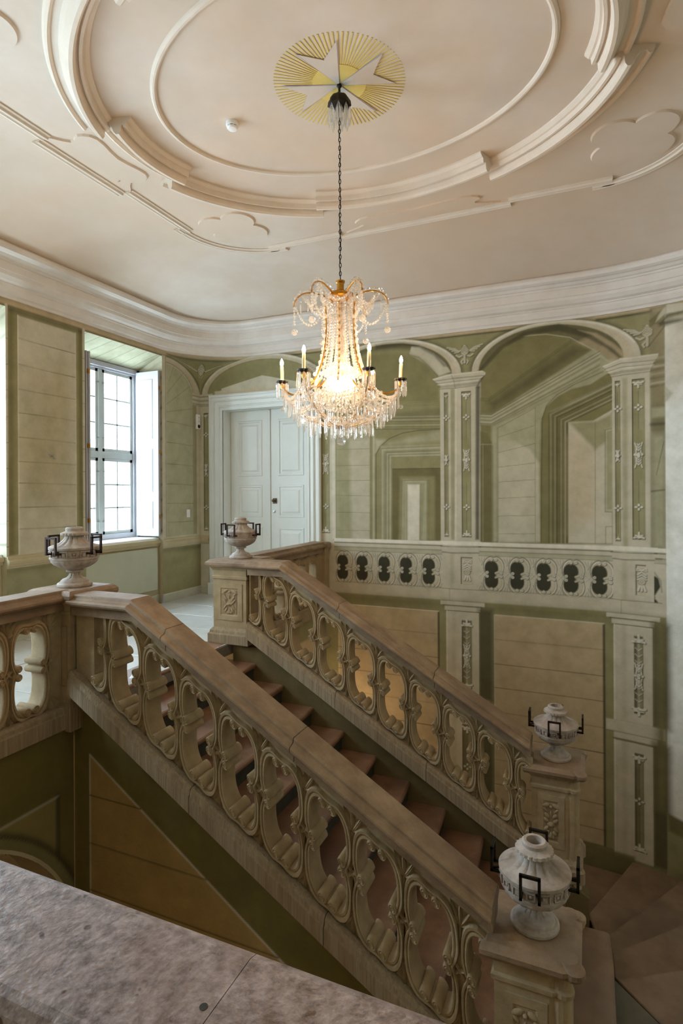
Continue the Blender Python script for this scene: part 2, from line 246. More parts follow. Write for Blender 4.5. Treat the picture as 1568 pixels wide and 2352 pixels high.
# outlines (x,z) of the painted shapes, metres on the wall, in drawing order
WT = iter([[tuple(map(float, q.split(','))) for q in ln.split()] for ln in '''-2.404,3.713 -2.172,3.569 -2.075,3.472 -1.97,3.367 -1.794,3.407 -1.881,3.542 -2.041,3.7 -2.237,3.817 -2.37,3.831
-2.92,3.906 -2.504,3.902 -2.253,3.843 -2.009,3.681 -1.849,3.491 -1.897,3.496 -2.041,3.668 -2.254,3.802 -2.505,3.853 -2.92,3.848
-2.421,3.72 -2.254,3.658 -2.107,3.515 -1.986,3.369
-2.973,3.804 -2.404,3.737 -2.172,3.601 -1.994,3.377 -1.94,2.992 -3.247,2.98 -3.243,3.654
-3.579,3.104 -1.94,2.992 -1.951,1.01 -3.591,.964
-3.579,3.053 -1.94,2.992
-3.579,3.027 -1.94,2.968
-3.579,3.005 -1.94,2.948
-3.58,2.847 -1.94,2.913 -1.941,2.786 -3.581,2.779
-3.58,2.851 -3.032,2.836 -1.941,2.789
-3.58,2.83 -3.032,2.816 -1.941,2.77
-3.581,2.804 -3.033,2.791 -1.941,2.747
-3.581,2.775 -3.033,2.763 -1.941,2.72
-3.581,2.744 -3.033,2.733 -1.941,2.691
-3.581,2.719 -3.033,2.708 -1.942,2.667
-3.581,2.697 -3.033,2.686 -1.942,2.647
-3.581,2.662 -3.033,2.653 -1.942,2.615
-3.572,2.684 -3.024,2.657 -3.034,.988 -3.582,.972
-3.36,2.504 -3.025,2.515 -3.034,.988 -3.323,.98 -3.346,1.801
-3.573,2.487 -3.36,2.496 -3.323,.98 -3.582,.972
-3.574,2.371 -3.026,2.362
-3.575,2.119 -3.028,2.115
-3.577,1.888 -3.029,1.889
-3.578,1.666 -3.03,1.654
-3.58,1.406 -3.032,1.4
-3.581,1.127 -3.033,1.13
-3.012,2.573 -3.022,.988
-2.962,2.646 -2.972,.989
-2.935,2.503 -2.788,2.48 -2.876,2.376 -2.936,2.295
-2.933,.991 -2.926,2.278 -2.858,2.392 -2.718,2.502 -2.512,2.575 -2.26,2.603 -1.942,2.604 -1.951,1.018
-2.736,2.437 -2.428,2.506 -1.942,2.58 -1.943,2.437 -2.411,2.416 -2.719,2.412
-2.858,2.4 -1.943,2.39 -1.944,2.215 -2.668,2.221 -2.692,.997 -2.866,.992
-2.857,.993 -2.849,2.359 -1.943,2.366
-2.831,.993 -2.823,2.338 -1.943,2.343
-2.796,.994 -2.789,2.31 -1.944,2.313
-2.775,.995 -2.768,2.294 -1.944,2.295
-2.758,.995 -2.751,2.28 -1.944,2.28
-2.734,.996 -2.726,2.261 -1.944,2.259
-2.709,.997 -2.702,2.242 -1.944,2.238
-2.687,.997 -2.68,2.224 -1.944,2.218
-2.668,2.221 -1.944,2.212 -1.951,1.018 -2.675,.998
-2.672,2.057 -1.945,2.05 -1.951,1.018 -2.678,.998
-2.672,2.052 -1.945,2.047
-2.558,1.94 -2.034,1.931 -2.039,1.015 -2.58,1
-2.516,1.894 -2.149,1.888 -2.154,1.012 -2.538,1.001
-2.538,1.001 -2.526,1.882 -2.108,1.877 -2.121,1.013
-2.516,1.002 -2.504,1.882 -2.129,1.877 -2.142,1.012
-2.494,1.003 -2.482,1.882 -2.15,1.877 -2.163,1.012
-2.457,1.841 -2.182,1.838 -2.228,1.01 -2.462,1.004
-2.438,1.821 -2.256,1.819 -2.269,1.009 -2.443,1.004
-2.245,1.822 -2.256,1.009
-2.001,2.042 -2.004,1.016
-1.392,.986 -1.379,3.396 -1.132,3.676 -.8,3.811 -.519,3.811 -.323,3.757 -.038,3.601 .274,3.32 .272,1.029
-.17,3.636 .056,3.721 .257,3.563 .399,3.384 .256,3.343 .055,3.518
-.8,3.805 -.519,3.796 -.227,3.721 .055,3.528 .247,3.334
-1.411,3.398 -1.132,3.687 -.8,3.864 -.361,3.917 -.018,3.772 .275,3.52 .399,3.374 .355,3.38 .203,3.53 -.037,3.699 -.362,3.819 -.719,3.823 -1.069,3.669 -1.347,3.393
-.131,3.807 .056,3.711 .275,3.53 .408,3.373 .478,3.373 .293,3.578 .093,3.737
-1.381,3.001 -1.274,2.983 -.208,3.682 .018,3.523 -1.221,2.795 -1.382,2.804
-1.285,2.929 -.189,3.618 -.019,3.527 -1.2,2.837
-1.382,2.793 -1.232,2.774 .074,3.546 .265,3.341 .273,3.22 -1.233,2.621 -1.383,2.64
-1.382,2.787 -1.239,2.77 .129,3.499
-1.382,2.767 -1.239,2.75 .129,3.483
-1.382,2.747 -1.239,2.73 .129,3.46
-1.383,2.728 -1.239,2.711 .129,3.434
-1.383,2.704 -1.239,2.687 .129,3.402
-1.383,2.677 -1.239,2.661 .128,3.363
-1.383,2.655 -1.239,2.639 .128,3.321
-1.383,2.629 -1.239,2.613 .128,3.273
-1.381,3.012 -1.274,2.994 -.208,3.692
-1.381,2.993 -1.274,2.974 -.208,3.674
-1.381,2.973 -1.274,2.955 -.208,3.655
-1.233,2.61 .274,3.24 .272,2.9 -.585,2.63 -.653,1.029 -1.231,1.012
-1.143,2.389 -.93,2.392 -.727,2.267 -.617,2.084 -.597,1.031 -1.15,1.015
-1.148,2.595 -.659,2.834 -.662,2.359 -.808,2.355 -1.144,2.249
-1.142,2.584 -.66,2.828
-.66,2.828 -.669,1.029
-1.153,2.585 -1.161,1.014
-1.143,2.454 -.665,2.592
-1.144,2.242 -.666,2.349
-1.145,2.043 -.667,2.089
-1.146,1.838 -.668,1.867
-1.147,1.615 -.67,1.637
-1.149,1.372 -.671,1.386
-1.15,1.127 -.672,1.139
-1.384,2.542 -1.287,2.515 -1.234,2.382 -1.242,1.012 -1.392,1.008
-1.381,1.008 -1.374,2.377
-1.359,1.009 -1.352,2.376
-1.338,1.009 -1.331,2.375
-1.312,1.01 -1.305,2.374
-1.284,1.011 -1.277,2.373
-1.252,1.012 -1.245,2.372
-1.384,2.366 -1.234,2.36
-1.22,2.338 -1.227,1.013
-.603,1.02 -.58,2.672 -.524,2.836 -.386,2.952 -.211,3.043 .016,3.085 .274,3.24 .273,3.09 -.136,2.914 -.475,2.76 -.484,1.024
-.597,1.02 -.574,2.671 -.514,2.856 -.386,2.983 -.173,3.102 .165,3.233
-.475,2.749 -.232,2.838 .273,3.06 .272,2.86 -.242,2.611 -.26,1.03 -.484,1.024
-.498,1.023 -.489,2.746 .273,3.084
-.472,1.024 -.463,2.73 .273,3.058
-.446,1.025 -.438,2.714 .273,3.032
-.421,1.026 -.413,2.698 .272,3.006
-.396,1.026 -.387,2.682 .272,2.98
-.37,1.027 -.362,2.666 .272,2.954
-.345,1.028 -.337,2.65 .272,2.928
-.32,1.029 -.312,2.634 .272,2.902
-.295,1.029 -.287,2.618 .272,2.876
-.27,1.03 -.262,2.602 .272,2.85
-.248,2.612 .051,2.615 .271,2.74 .263,1.038 -.256,1.03
-.249,2.405 -.138,2.441 .067,2.208 .063,1.376 -.255,1.165
-.248,2.612 .073,2.603 .267,2.69 .266,2.38 .187,2.324 .071,2.238
.073,2.599 .065,1.035
.188,2.505 .266,2.52 .261,1.439 .183,1.442
.266,2.504 .188,2.489 .183,1.442 .261,1.439
.206,2.464 .266,2.476 .261,1.475 .202,1.474
.26,1.255 .188,1.253 .187,1.035
-5.826,3.34 -5.826,3.436 -5.687,3.435 -5.686,3.464 -4.895,3.621 -4.155,3.445 -4.155,3.409 -4.035,3.4 -4.036,3.212
-5.686,3.468 -4.895,3.624 -4.155,3.449
-5.757,3.344 -4.896,3.468 -4.056,3.222
-1.8,3.172 -1.721,3.166 -1.751,1.031 -1.802,1.03
-1.727,3.166 -1.739,1.032
-1.448,3.175 -1.387,3.171 -1.41,1.041 -1.462,1.039
.861,3.952 1.028,3.934 1.028,3.842 .86,3.845
-2.059,3.327 -1.866,3.374 -1.786,3.383 -1.352,3.387 -1.31,3.357 -1.315,3.326 -1.398,3.264 -1.437,3.175 -1.708,3.165 -1.931,3.179 -1.947,3.231 -2.011,3.283
-2.051,3.323 -1.802,3.364 -1.352,3.376
-2.019,3.296 -1.771,3.313 -1.337,3.318
-2.008,3.282 -1.763,3.296 -1.351,3.303
-1.996,3.257 -1.755,3.267 -1.365,3.277
-1.985,3.242 -1.747,3.251 -1.379,3.263
-1.974,3.212 -1.74,3.216 -1.393,3.23
-1.963,3.194 -1.732,3.196 -1.406,3.212
-1.952,3.175 -1.724,3.174 -1.42,3.192
-1.786,3.359 -1.752,3.278 -1.732,3.17
-1.398,3.264 -1.315,3.326 -1.383,3.217 -1.399,3.141 -1.442,3.167
.165,3.305 .35,3.36 .356,3.384 .775,3.38 .775,3.339 .731,3.285 .699,3.216 .684,3.163 .424,3.162 .267,3.142 .248,3.183 .223,3.221
.168,3.298 .353,3.364 .772,3.37
.191,3.262 .369,3.316 .755,3.302
.201,3.251 .375,3.301 .745,3.29
.211,3.225 .381,3.265 .736,3.258
.221,3.214 .387,3.251 .726,3.245
.231,3.188 .393,3.215 .717,3.213
.242,3.175 .399,3.197 .707,3.197
.252,3.154 .405,3.168 .698,3.171
.861,3.952 1.028,3.934 1.028,3.842 .86,3.845
.768,3.746 .82,3.783 .86,3.835 1.028,3.839 1.028,3.816 .888,3.802 .849,3.763 1.028,3.75 1.028,3.724 .86,3.707 .791,3.705
.681,3.798 .821,3.911 .861,3.949 .855,3.843 .768,3.753 .686,3.715
.78,3.839 .821,3.904 .861,3.945 .858,3.849 .751,3.763
.679,3.484 .843,3.698
.837,2.987 .921,2.875 .884,2.813 .836,2.765
.692,.678 .767,.645 .787,.536 .725,.418 .792,.284 .798,.206 .764,.106 .69,.319
.699,.774 .801,.774 .799,.332 .725,.387 .793,.474 .78,.614 .713,.703
.713,.719 .787,.615 .8,.474
.7,.87 .802,.877'''.split('\n')])
w = lambda: next(WT)
# whole upper field
p('S',rect(-6.2,.95,2.8,3.99),1,.001)
# spandrel zones green behind arches
p('G',rect(-6.13,3.36,.70,3.93),1,.02)
# strip under cornice : tan band + dark line
p('T',rect(-6.13,3.915,2.8,4.0),1,.01)
l('K',.022,[(-6.13,3.905),(-3.2,3.905)],.8,.012)
l('K',.022,[(-2.4,3.905),(-.9,3.905)],.8,.012); l('K',.03,[(.1,3.905),(.70,3.905)],.8,.015)
# ---- arch interiors
def interior(xc,a,b,x0,x1): p('G',[(x1,ZR)]+[q for q in earch(xc,a,b)]+[(x0,ZR)],1,.008)
for xc,a,b,ai,bi,xi in ((-2.75,1.1,.585,.98,.525,-2.76),(-.455,1.045,.59,.905,.535,-.5),(-4.92,1.17,.6,1.05,.515,-4.92)):
    p('K',earch(xc,a+.035,b+.03),.6,.03)
    p('S',earch(xc,a,b),1,.006)
    l('H',.02,earch(xc,a-.02,b-.02)[3:-3],.7,.008)
    p('T',earch(xc+.0,a-.07,b-.045),.45,.008)
    p('D',earch(xi,ai,bi),1,.008)
# bay1 interior
p('G',[(-1.95,ZR),(-1.95,3.35)]+earch(-2.76,.86,.44)+[(-3.62,3.35),(-3.62,ZR)],1,.03)
p('S',w(),.9,.012)
p('K',w(),.7,.02)
l('K',.012,w(),.6,.01)
p('G2',w(),.7,.05)
p('G',w(),1,.02)
for y in (640,655,668): l('D',.006,w(),.5,.006)
p('D',w(),.5,.03)
for y,c in ((768,'S'),(780,'D'),(795,'S'),(812,'K'),(830,'D'),(845,'S'),(858,'D'),(878,'K')): l(c,.010,w(),.55,.008)
# left panel (light, mortar joints)
p('L',w(),.9,.01)
p('S',w(),.75,.03)
p('G',w(),.45,.05)
for a,b in ((1068,1062),(1215,1210),(1350,1345),(1480,1486),(1632,1638),(1795,1800)): l('D',.006,w(),.7,.004)
l('D',.014,w(),.55,.008); l('S',.03,w(),.7,.01)
p('S',w(),.7,.03)
# arched niche outline
nic=w()
p('G',nic,1,.006); l('K',.010,nic[:7],.75,.008)
p('L',w(),.7,.03)
p('L',w(),.6,.012)
for x,c in ((605,'D'),(620,'S'),(640,'D'),(652,'K'),(662,'S'),(676,'D'),(690,'S'),(703,'D')): l(c,.009,w(),.6,.007)
p('G',w(),1,.008)
p('G3',w(),1,.008)
l('K',.007,w(),.8,.005)
p('G',w(),.9,.02)
p('L',w(),.95,.01)
for x in (790,803,816): l('D',.005,w(),.6,.005)
p('G',w(),.5,.01)
p('H',w(),.9,.012)
l('D',.008,w(),.6,.006); l('D',.012,w(),.4,.02)
# ---- bay 2 interior
in2=w()
p('G2',in2,1,.01)
p('T',w(),.6,.03)
l('H',.008,w(),.5,.006)
p('K',w(),.65,.015)
p('T',w(),.6,.012)
# cove + cornice perspective
p('G2',w(),.9,.02)
p('K',w(),.5,.06)
p('L',w(),.75,.015)
for a,b,c in ((0,0,'K'),(9,5,'S'),(18,12,'D'),(27,20,'S'),(38,30,'D'),(50,42,'S'),(60,55,'K'),(72,70,'D')): l(c,.010,w(),.6,.008)
for a in (0,9,18): l('K',.006,w(),.5,.005)
# back wall of bay2
p('L',w(),.85,.02)
p('S',w(),.85,.02)
p('L',w(),.5,.02)
l('D',.008,w(),.6,.005); l('D',.008,w(),.5,.006); l('D',.014,w(),.5,.012)
for a,b in ((895,820),(993,935),(1085,1058),(1180,1163),(1283,1272),(1395,1391),(1508,1508)): l('D',.006,w(),.7,.004)
p('G3',w(),.9,.012)
for x in (290,300,310,322,335,350): l('D' if x%4 else 'L',.008,w(),.6,.006)
l('L',.010,w(),.6,.006); l('K',.010,w(),.5,.012)
# right niche with big architrave
ni=w()
p('G2',ni,1,.01); l('K',.010,w(),.6,.008)
p('G3',w(),1,.01)
for k,c in enumerate('KLDLKDLDSK'): 
    x=718+k*13; l(c,.010,w(),.6,.008)
# lit reveal
p('S',w(),1,.01)
p('T',w(),.5,.08)
p('G',w(),.85,.025)
l('D',.007,w(),.7,.005)
p('L',w(),.7,.008); l('D',.008,w(),.8,.005)
p('G',w(),.6,.006)
l('D',.008,w(),.7,.006)
# ---- door pediment bay 3
p('G',[(-3.85,3.3)]+earch(-4.92,1.04,.51)+[(-5.97,3.3)],1,.01)
p('G2',[(-3.9,3.42)]+earch(-4.92,.9,.42,3.4)+[(-5.8,3.42)],.35,.08)
p('S',w(),1,.006)
l('H',.007,w(),.8,.005); p('T',w(),.4,.04)
# ---- pilasters
def motif(x,z,s,up=1,kind='palm'):
    # shadow then light strokes
    def st(pts,w):
        l('K',w*1.3,[(x+a*s+.006,z+b*s*up-.006) for a,b in pts],.75,.005); l('H',w,[(x+a*s,z+b*s*up) for a,b in pts],.85,.004)
    if kind=='palm':
        for ang in (-75,-40,0,40,75):
            t=math.radians(ang);L=.9 if ang==0 else .8
            st([(0,0),(math.sin(t)*L*.5,-math.cos(t)*L*.5),(math.sin(t)*L*1.0,-math.cos(t)*L+ (.25 if ang else 0))],.022*s/.07)
    if kind=='dot':
        for a,b in ((-.35,0),(.35,0),(0,.3),(0,-.3)): st([(a*.7,b*.7),(a,b)],.024)
    if kind=='mid':
        st([(-.5,1.9),(-.3,1.2),(-.32,.4),(-.5,.0),(-.3,-.5),(-.32,-1.3),(-.5,-1.9)],.014)
        st([(.5,1.9),(.3,1.2),(.32,.4),(.5,.0),(.3,-.5),(.32,-1.3),(.5,-1.9)],.014)
        for b in (1.6,1.2,.8,-.6,-1.0,-1.4): st([(-.18,b+.15),(0,b-.1),(.18,b+.15)],.013)
        st([(-.5,.1),(0,0),(.5,.1)],.028); st([(0,.2),(0,-.2)],.034)
def shaft(x0,x1,z0,z1,mz=None,c='G'):
    p('K',rect(x0,z0,x1,z1),.9,.004); p(c,rect(x0+.014,z0,x1-.004,z1-.018),1,.005)
    p('L',rect((x0+x1)/2,z0+.01,x1-.01,z1-.03),.35,.03)
    xm=(x0+x1)/2; s=(x1-x0)*.5
    l('K',.006,[(xm,z0+.1),(xm,z1-.15)],.7,.004)
    motif(xm,z1-.045,s,1); motif(xm,z0+.025,s,-1)
    if mz is None: mz=(z0+z1)/2
    l(c,s*1.3,[(xm,mz-.28),(xm,mz+.28)],.9,.004); motif(xm,mz,s*1.0*1.3*.9 if s<.05 else s*1.15,1,'mid')
    motif(xm,(mz+z1)/2+.12,.10,1,'dot'); motif(xm,(mz+z0)/2-.12,.10,1,'dot')
p('S',rect(-3.865,ZR,-3.59,3.38),1,.005); p('H',rect(-3.65,ZR,-3.60,3.38),.5,.01); shaft(-3.83,-3.69,1.08,3.1,2.15,'G')
# corner pilaster left of door
p('S',rect(-6.14,.96,-5.93,3.2),1,.005); shaft(-6.055,-5.965,1.07,3.08,2.1,'G')
# central
p('S',rect(-1.95,ZR,-1.44,3.2),1,.005); p('G',w(),.7,.012); l('H',.02,w(),.7,.012)
p('K',w(),.8,.015)
shaft(-1.895,-1.836,1.07,3.12,2.16,'G'); shaft(-1.65,-1.515,1.07,3.12,2.15,'G')
# right
p('S',rect(.27,ZR,.69,3.2),1,.005); p('G',rect(.385,ZR,.44,3.12),.55,.015)
p('K',rect(.688,ZR,.86,3.95),.5,.01); p('G3',rect(.70,ZR,.85,3.9),.8,.02)
shaft(.30,.36,1.07,3.1,2.15,'G'); shaft(.49,.63,1.10,3.1,2.15,'G')
# strip between pilaster and white column
for z,c in ((3.33,'L'),(3.28,'K'),(3.23,'S'),(3.19,'K'),(3.14,'L'),(3.09,'K'),(3.03,'S'),(2.99,'K')): l(c,.022,[(.70,z-.01),(.85,z)],.7,.012)
p('L',rect(.70,1.0,.85,2.4),.8,.05); p('L',rect(.70,2.6,.85,2.72),.8,.02); l('K',.03,[(.70,2.52),(.85,2.52)],.7,.02); l('K',.02,[(.7,1.7),(.85,1.72)],.6,.01)
l('K',.008,[(.75,1.9),(.83,2.3)],.6,.005)
p('S',w(),1,.006)
# capitals
c1=w()
p('S',c1,1,.005); l('H',.012,w(),.8,.006)
for k,(a,c) in enumerate(((24,'K'),(34,'S'),(52,'D'),(62,'H'),(84,'K'),(96,'D'),(110,'K'))):
    l(c,.010,w(),.65,.006)
l('K',.008,w(),.5,.006)
p('K',w(),.6,.01)
c2=w()
p('S',c2,1,.005); l('H',.012,w(),.7,.006)
for k,(a,c) in enumerate(((60,'K'),(80,'S'),(130,'D'),(150,'H'),(200,'K'),(225,'D'),(265,'K'))):
    l(c,.010,w(),.65,.006)
# left capital (round mouldings) by the door
p('S',rect(-6.14,3.2,-5.87,3.40),1,.006)
for z,c in ((3.36,'K'),(3.33,'H'),(3.29,'K'),(3.26,'S'),(3.225,'K'),(3.2,'D')): l(c,.012,[(-6.13,z),(-5.90,z-.003)],.7,.007)
p('S',rect(-3.9,3.18,-3.55,3.39),1,.006)
for z,c in ((3.36,'K'),(3.33,'H'),(3.29,'K'),(3.26,'S'),(3.225,'K'),(3.2,'D')): l(c,.012,[(-3.89,z),(-3.56,z)],.7,.007)
# spandrel ornament : pine cone with wings
def cone(x,z,s,half=0):
    def st(pts,w): l('K',w*1.25,[(x+a*s+.007,z+b*s-.008) for a,b in pts],.75,.006); l('S',w,[(x+a*s,z+b*s) for a,b in pts],.85,.005)
    for sg in ((-1,) if half else (-1,1)):
        for k in range(4): st([(sg*.35,.0+.06*k),(sg*(.8-.1*k),.2-.1*k+.18),(sg*(1.5-.22*k),.55-.17*k)],.018)
        st([(sg*.1,-.2),(sg*.45,-.35),(sg*.7,-.2)],.024); st([(sg*.05,-.5),(sg*.3,-.75),(sg*.2,-.95)],.02)
    p('K',[(x+.007+a*s,z-.008+b*s) for a,b in ((-.32,-.1),(-.34,.3),(0,.75),(.34,.3),(.32,-.1),(0,-.3))],.7,.01)
    p('S',[(x+a*s,z+b*s) for a,b in ((-.3,-.08),(-.32,.28),(0,.7),(.32,.28),(.3,-.08),(0,-.25))],.9,.006)
    for k in range(4):
        a=.0+.17*k; l('D',.006,[(x-.3*s,z+(a-.05)*s),(x,z+(a+.2)*s),(x+.3*s,z+(a-.05)*s)],.7,.003); l('D',.006,[(x-.3*s,z+(a+.15)*s),(x,z+(a-.1)*s),(x+.3*s,z+(a+.15)*s)],.7,.003)
    st([(0,-.3),(0,-.85)],.03)
cone(-1.60,3.665,.165); cone(.66,3.64,.17,1); cone(-3.82,3.65,.16)
# white column region at the curved corner
p('W',[(.845,3.92),(.845,-2.19),(1.0,-2.25),(2.8,-2.6),(2.8,3.95)],1,.006)
p('T',rect(.84,3.0,2.8,3.95),.75,.35)
p('G',[(.84,3.95),(.84,3.72),(1.3,3.85),(2.8,3.9),(2.8,3.95)],.8,.05)
p('S',w(),1,.006)
p('K',w(),.75,.02)
p('G3',w(),.9,.01); p('S',w(),.8,.012)
l('K',.01,w(),.6,.012)
p('L',w(),.6,.01)
p('G',[(.85,1.0),(.90,1.0),(.88,1.6),(.85,1.8)],.3,.05)
# ================= painted rail and balustrade
def hb(z0,z1,c,a=1,s=.005,x0=-3.62,x1=.845): p(c,rect(x0,z0,x1,z1),a,s)
hb(.20,1.0,'S'); hb(.955,1.005,'H'); hb(.93,.95,'D',.8,.008); hb(.895,.932,'S',1); hb(.868,.882,'K',.7,.008); hb(.835,.87,'L',.9,.008); hb(.80,.825,'D',.8,.012)
hb(.30,.815,'S'); 
def opening(xc,zc,sx,sz):
    inner=[(.062,0),(.085,.022),(.102,.06),(.108,.11),(.104,.16),(.088,.205),(.06,.24),(.03,.255),(0,.24)]
    f=inner+[(-a,b) for a,b in inner[-2::-1]]
    g=[(a,-b) for a,b in f[::-1]][1:-1]
    ring=f+g
    def tr(k,dx=0,dz=0): return [(round(xc+a*k*sx+dx,3),round(zc+b*(k if k<1.2 else 1+(k-1)*.6)*sz+dz,3)) for a,b in ring]
    def tk(kx,kz,dx=0,dz=0): return [(xc+a*kx*sx+dx,zc+b*kz*sz+dz) for a,b in ring]
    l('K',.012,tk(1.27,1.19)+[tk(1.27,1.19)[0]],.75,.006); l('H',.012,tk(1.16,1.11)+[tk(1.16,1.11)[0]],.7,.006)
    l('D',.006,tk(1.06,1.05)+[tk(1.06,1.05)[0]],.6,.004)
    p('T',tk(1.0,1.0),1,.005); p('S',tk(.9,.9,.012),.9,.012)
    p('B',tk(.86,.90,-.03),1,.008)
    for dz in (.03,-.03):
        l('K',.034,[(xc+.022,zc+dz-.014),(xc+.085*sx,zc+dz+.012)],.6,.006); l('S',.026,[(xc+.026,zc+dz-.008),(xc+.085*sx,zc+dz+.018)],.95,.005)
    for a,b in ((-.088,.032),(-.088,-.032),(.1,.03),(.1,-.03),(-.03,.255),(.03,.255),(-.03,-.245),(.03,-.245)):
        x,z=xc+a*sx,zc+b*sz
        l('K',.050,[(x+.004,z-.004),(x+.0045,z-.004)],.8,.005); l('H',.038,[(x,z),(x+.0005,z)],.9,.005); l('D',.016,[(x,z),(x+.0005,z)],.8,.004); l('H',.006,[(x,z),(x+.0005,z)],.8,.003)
def between(x,zc,sz):
    for dz,u in ((.23,1),(-.23,-1)):
        for a in (-.04,0,.04):
            l('K',.014,[(x+.004,zc+(dz-.08*u)*sz),(x+a+.004,zc+(dz+.03*u)*sz)],.7,.005); l('H',.010,[(x,zc+(dz-.08*u)*sz),(x+a,zc+(dz+.03*u)*sz)],.7,.004)
    for t in range(4):
        a=t*math.pi/2+.78; l('K',.014,[(x+.003,zc-.003),(x+.05*math.cos(a)+.003,zc+.05*math.sin(a))],.6,.005); l('H',.011,[(x,zc),(x+.045*math.cos(a),zc+.045*math.sin(a))],.8,.004)
zc=.565
xs1=[-3.451, -3.13, -2.778, -2.441, -2.1]
xs2=[-1.216, -0.875, -0.535, -0.198, 0.142]
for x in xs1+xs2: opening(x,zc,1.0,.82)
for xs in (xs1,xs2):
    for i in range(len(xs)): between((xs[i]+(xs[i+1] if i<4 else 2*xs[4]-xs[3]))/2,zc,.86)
between(xs2[0]-.17,zc,.86)
# partial one right of the right pier
p('B',w(),1,.01)
p('S',w(),.9,.01); l('K',.012,w(),.6,.01); l('K',.016,w(),.6,.01)
# painted piers at the balustrade
def pier(x0,xm,x1):
    p('S',rect(x0,.29,x1,1.0),1,.005); p('G',rect(xm-.03,.3,xm+.03,.83),.35,.02)
    p('H',rect(x0-.03,.955,x1+.04,1.01),1,.006); l('K',.014,[(x0-.02,.935),(xm,.925),(x1+.03,.94)],.7,.008); p('S',rect(x0-.01,.86,x1+.01,.925),1,.006)
    l('K',.014,[(x0,.852),(xm,.842),(x1,.855)],.7,.008)
    a,b=xm+.12,x1-.085
    p('K',rect(a,.41,b,.79),.8,.004); p('S',rect(a+.016,.41,b,.775),1,.004); p('T',rect(a+.03,.43,b-.008,.76),.55,.01)
    x=(a+b)/2+.01
    def st(pts,w): l('K',w*1.3,[(x+q+.006,r-.006) for q,r in pts],.75,.005); l('H',w,[(x+q,r) for q,r in pts],.8,.004)
    st([(0,.72),(-.05,.745),(-.055,.715),(0,.72),(.05,.745),(.055,.715),(0,.72)],.012)
    for k in range(3): st([(0,.70-k*.035),(-.045,.665-k*.03)],.018); st([(0,.70-k*.035),(.045,.665-k*.03)],.018)
    l('K',.085,[(x+.004,.575),(x+.005,.575)],.7,.006); l('S',.072,[(x,.58),(x+.001,.58)],1,.005); l('D',.034,[(x,.58),(x+.001,.58)],.7,.005); l('H',.018,[(x,.58),(x+.001,.58)],.8,.005)
    for q in (-.04,0,.04): st([(q*.5,.53),(q,.47)],.022)
pier(-1.93,-1.79,-1.42); pier(.27,.40,.72)
# base band
hb(.2,.33,'T',.35,.02); hb(.335,.348,'D',.6,.008,-3.6,-1.95); hb(.335,.348,'D',.6,.008,-1.4,.27); hb(.18,.335,'S',.7,.01)
for x0,xm,x1 in ((-1.98,-1.83,-1.33),(.24,.36,.80)):
    p('S',rect(x0,.155,x1,.335),1,.005); l('D',.010,[(x0,.34),(xm,.332),(x1,.338)],.7,.006); l('D',.008,[(xm,.155),(xm,.33)],.5,.006)
# below
hb(-3.3,.17,'G',1,.01,-3.8,.845)
hb(.04,.165,'G3',.6,.06,-3.8,.845)
# panels with joints
def panel(x0,x1,z0,z1,zj):
    p('T',rect(x0,z0,x1,z1),1,.008); l('H',.012,[(x0,z0),(x0,z1),(x1,z1)],.7,.006); l('K',.028,[(x1,z1-.02),(x1,z0)],.85,.010)
    for z in zj: l('K',.008,[(x0,z),(x1,z)],.75,.004)
J=[-.33,-.66,-.99,-1.32,-1.65,-1.98,-2.31,-2.64]
panel(-3.55,-1.99,-2.8,.0,J)
panel(-1.21,.16,-2.83,.01,J)
def lpil(x0,xm,x1,z0,z1,ornz):
    p('K',rect(x1-.01,z0,x1+.19,z1+.06),.75,.04); p('S',rect(x0,z0,x1,z1),1,.005); p('G',rect(xm-.04,z0,xm+.02,z1),.25,.02); l('H',.014,[(x0+.01,z0),(x0+.01,z1)],.6,.01)
    a,b=xm+.10,x1-.10
    p('K',rect(a,z0+.12,b,z1-.12),.85,.004); p('G3',rect(a+.022,z0+.12,b,z1-.14),1,.006); p('L',rect((a+b)/2,z0+.14,b,z1-.16),.4,.03)
    x=(a+b)/2
    return x
for (x0,xm,x1) in ((-1.88,-1.76,-1.42),(.27,.40,.70)):
    p('S',rect(x0-.08,.105,x1+.08,.16),1,.006); l('K',.012,[(x0-.04,.10),(xm,.094),(x1+.04,.1)],.7,.008); p('S',rect(x0-.02,.03,x1+.02,.09),1,.006); l('K',.014,[(x0-.0,.015),(x1+.0,.02)],.75,.01)
    x=lpil(x0,xm,x1,-1.19,.02,0)
    motif(x,-.17,.085,-1); motif(x,-.60,.085,1,'mid'); motif(x,-1.0,.09,1); l('H',.02,[(x,-.2),(x,-1.0)],.35,.012)
    for k in range(9):
        z=-.27-k*.08; l('K',.012,[(x-.035,z+.02),(x+.004,z-.014),(x+.04,z+.02)],.6,.005); l('H',.009,[(x-.038,z+.025),(x,z-.008),(x+.036,z+.025)],.7,.004)
    p('S',rect(x0-.09,-1.33,x1+.13,-1.19),1,.006); l('D',.01,[(x0-.09,-1.335),(x1+.13,-1.34)],.7,.008); p('S',rect(x0,-1.42,x1+.05,-1.34),1,.008); l('K',.022,[(x0,-1.425),(x1+.03,-1.43)],.75,.012)
    x=lpil(x0,xm,x1,-2.9,-1.44,0)
    l('K',.007,[(x,-1.65),(x,-2.7)],.7,.004); motif(x,-1.6,.08,1); motif(x,-2.76,.08,-1); motif(x,-2.15,.12,1,'dot')
p('G3',rect(.73,-2.2,.845,.1),.9,.05); p('G',[(.845,-2.2),(.845,-3.3),(2.8,-3.3),(2.8,-2.7),(1.0,-2.32)],1,.01)
p('G3',[(.845,-2.19),(2.8,-2.6),(2.8,-2.82),(.86,-2.4)],1,.02)
hb(-3.3,-2.86,'G3',.9,.02,-3.8,.5)
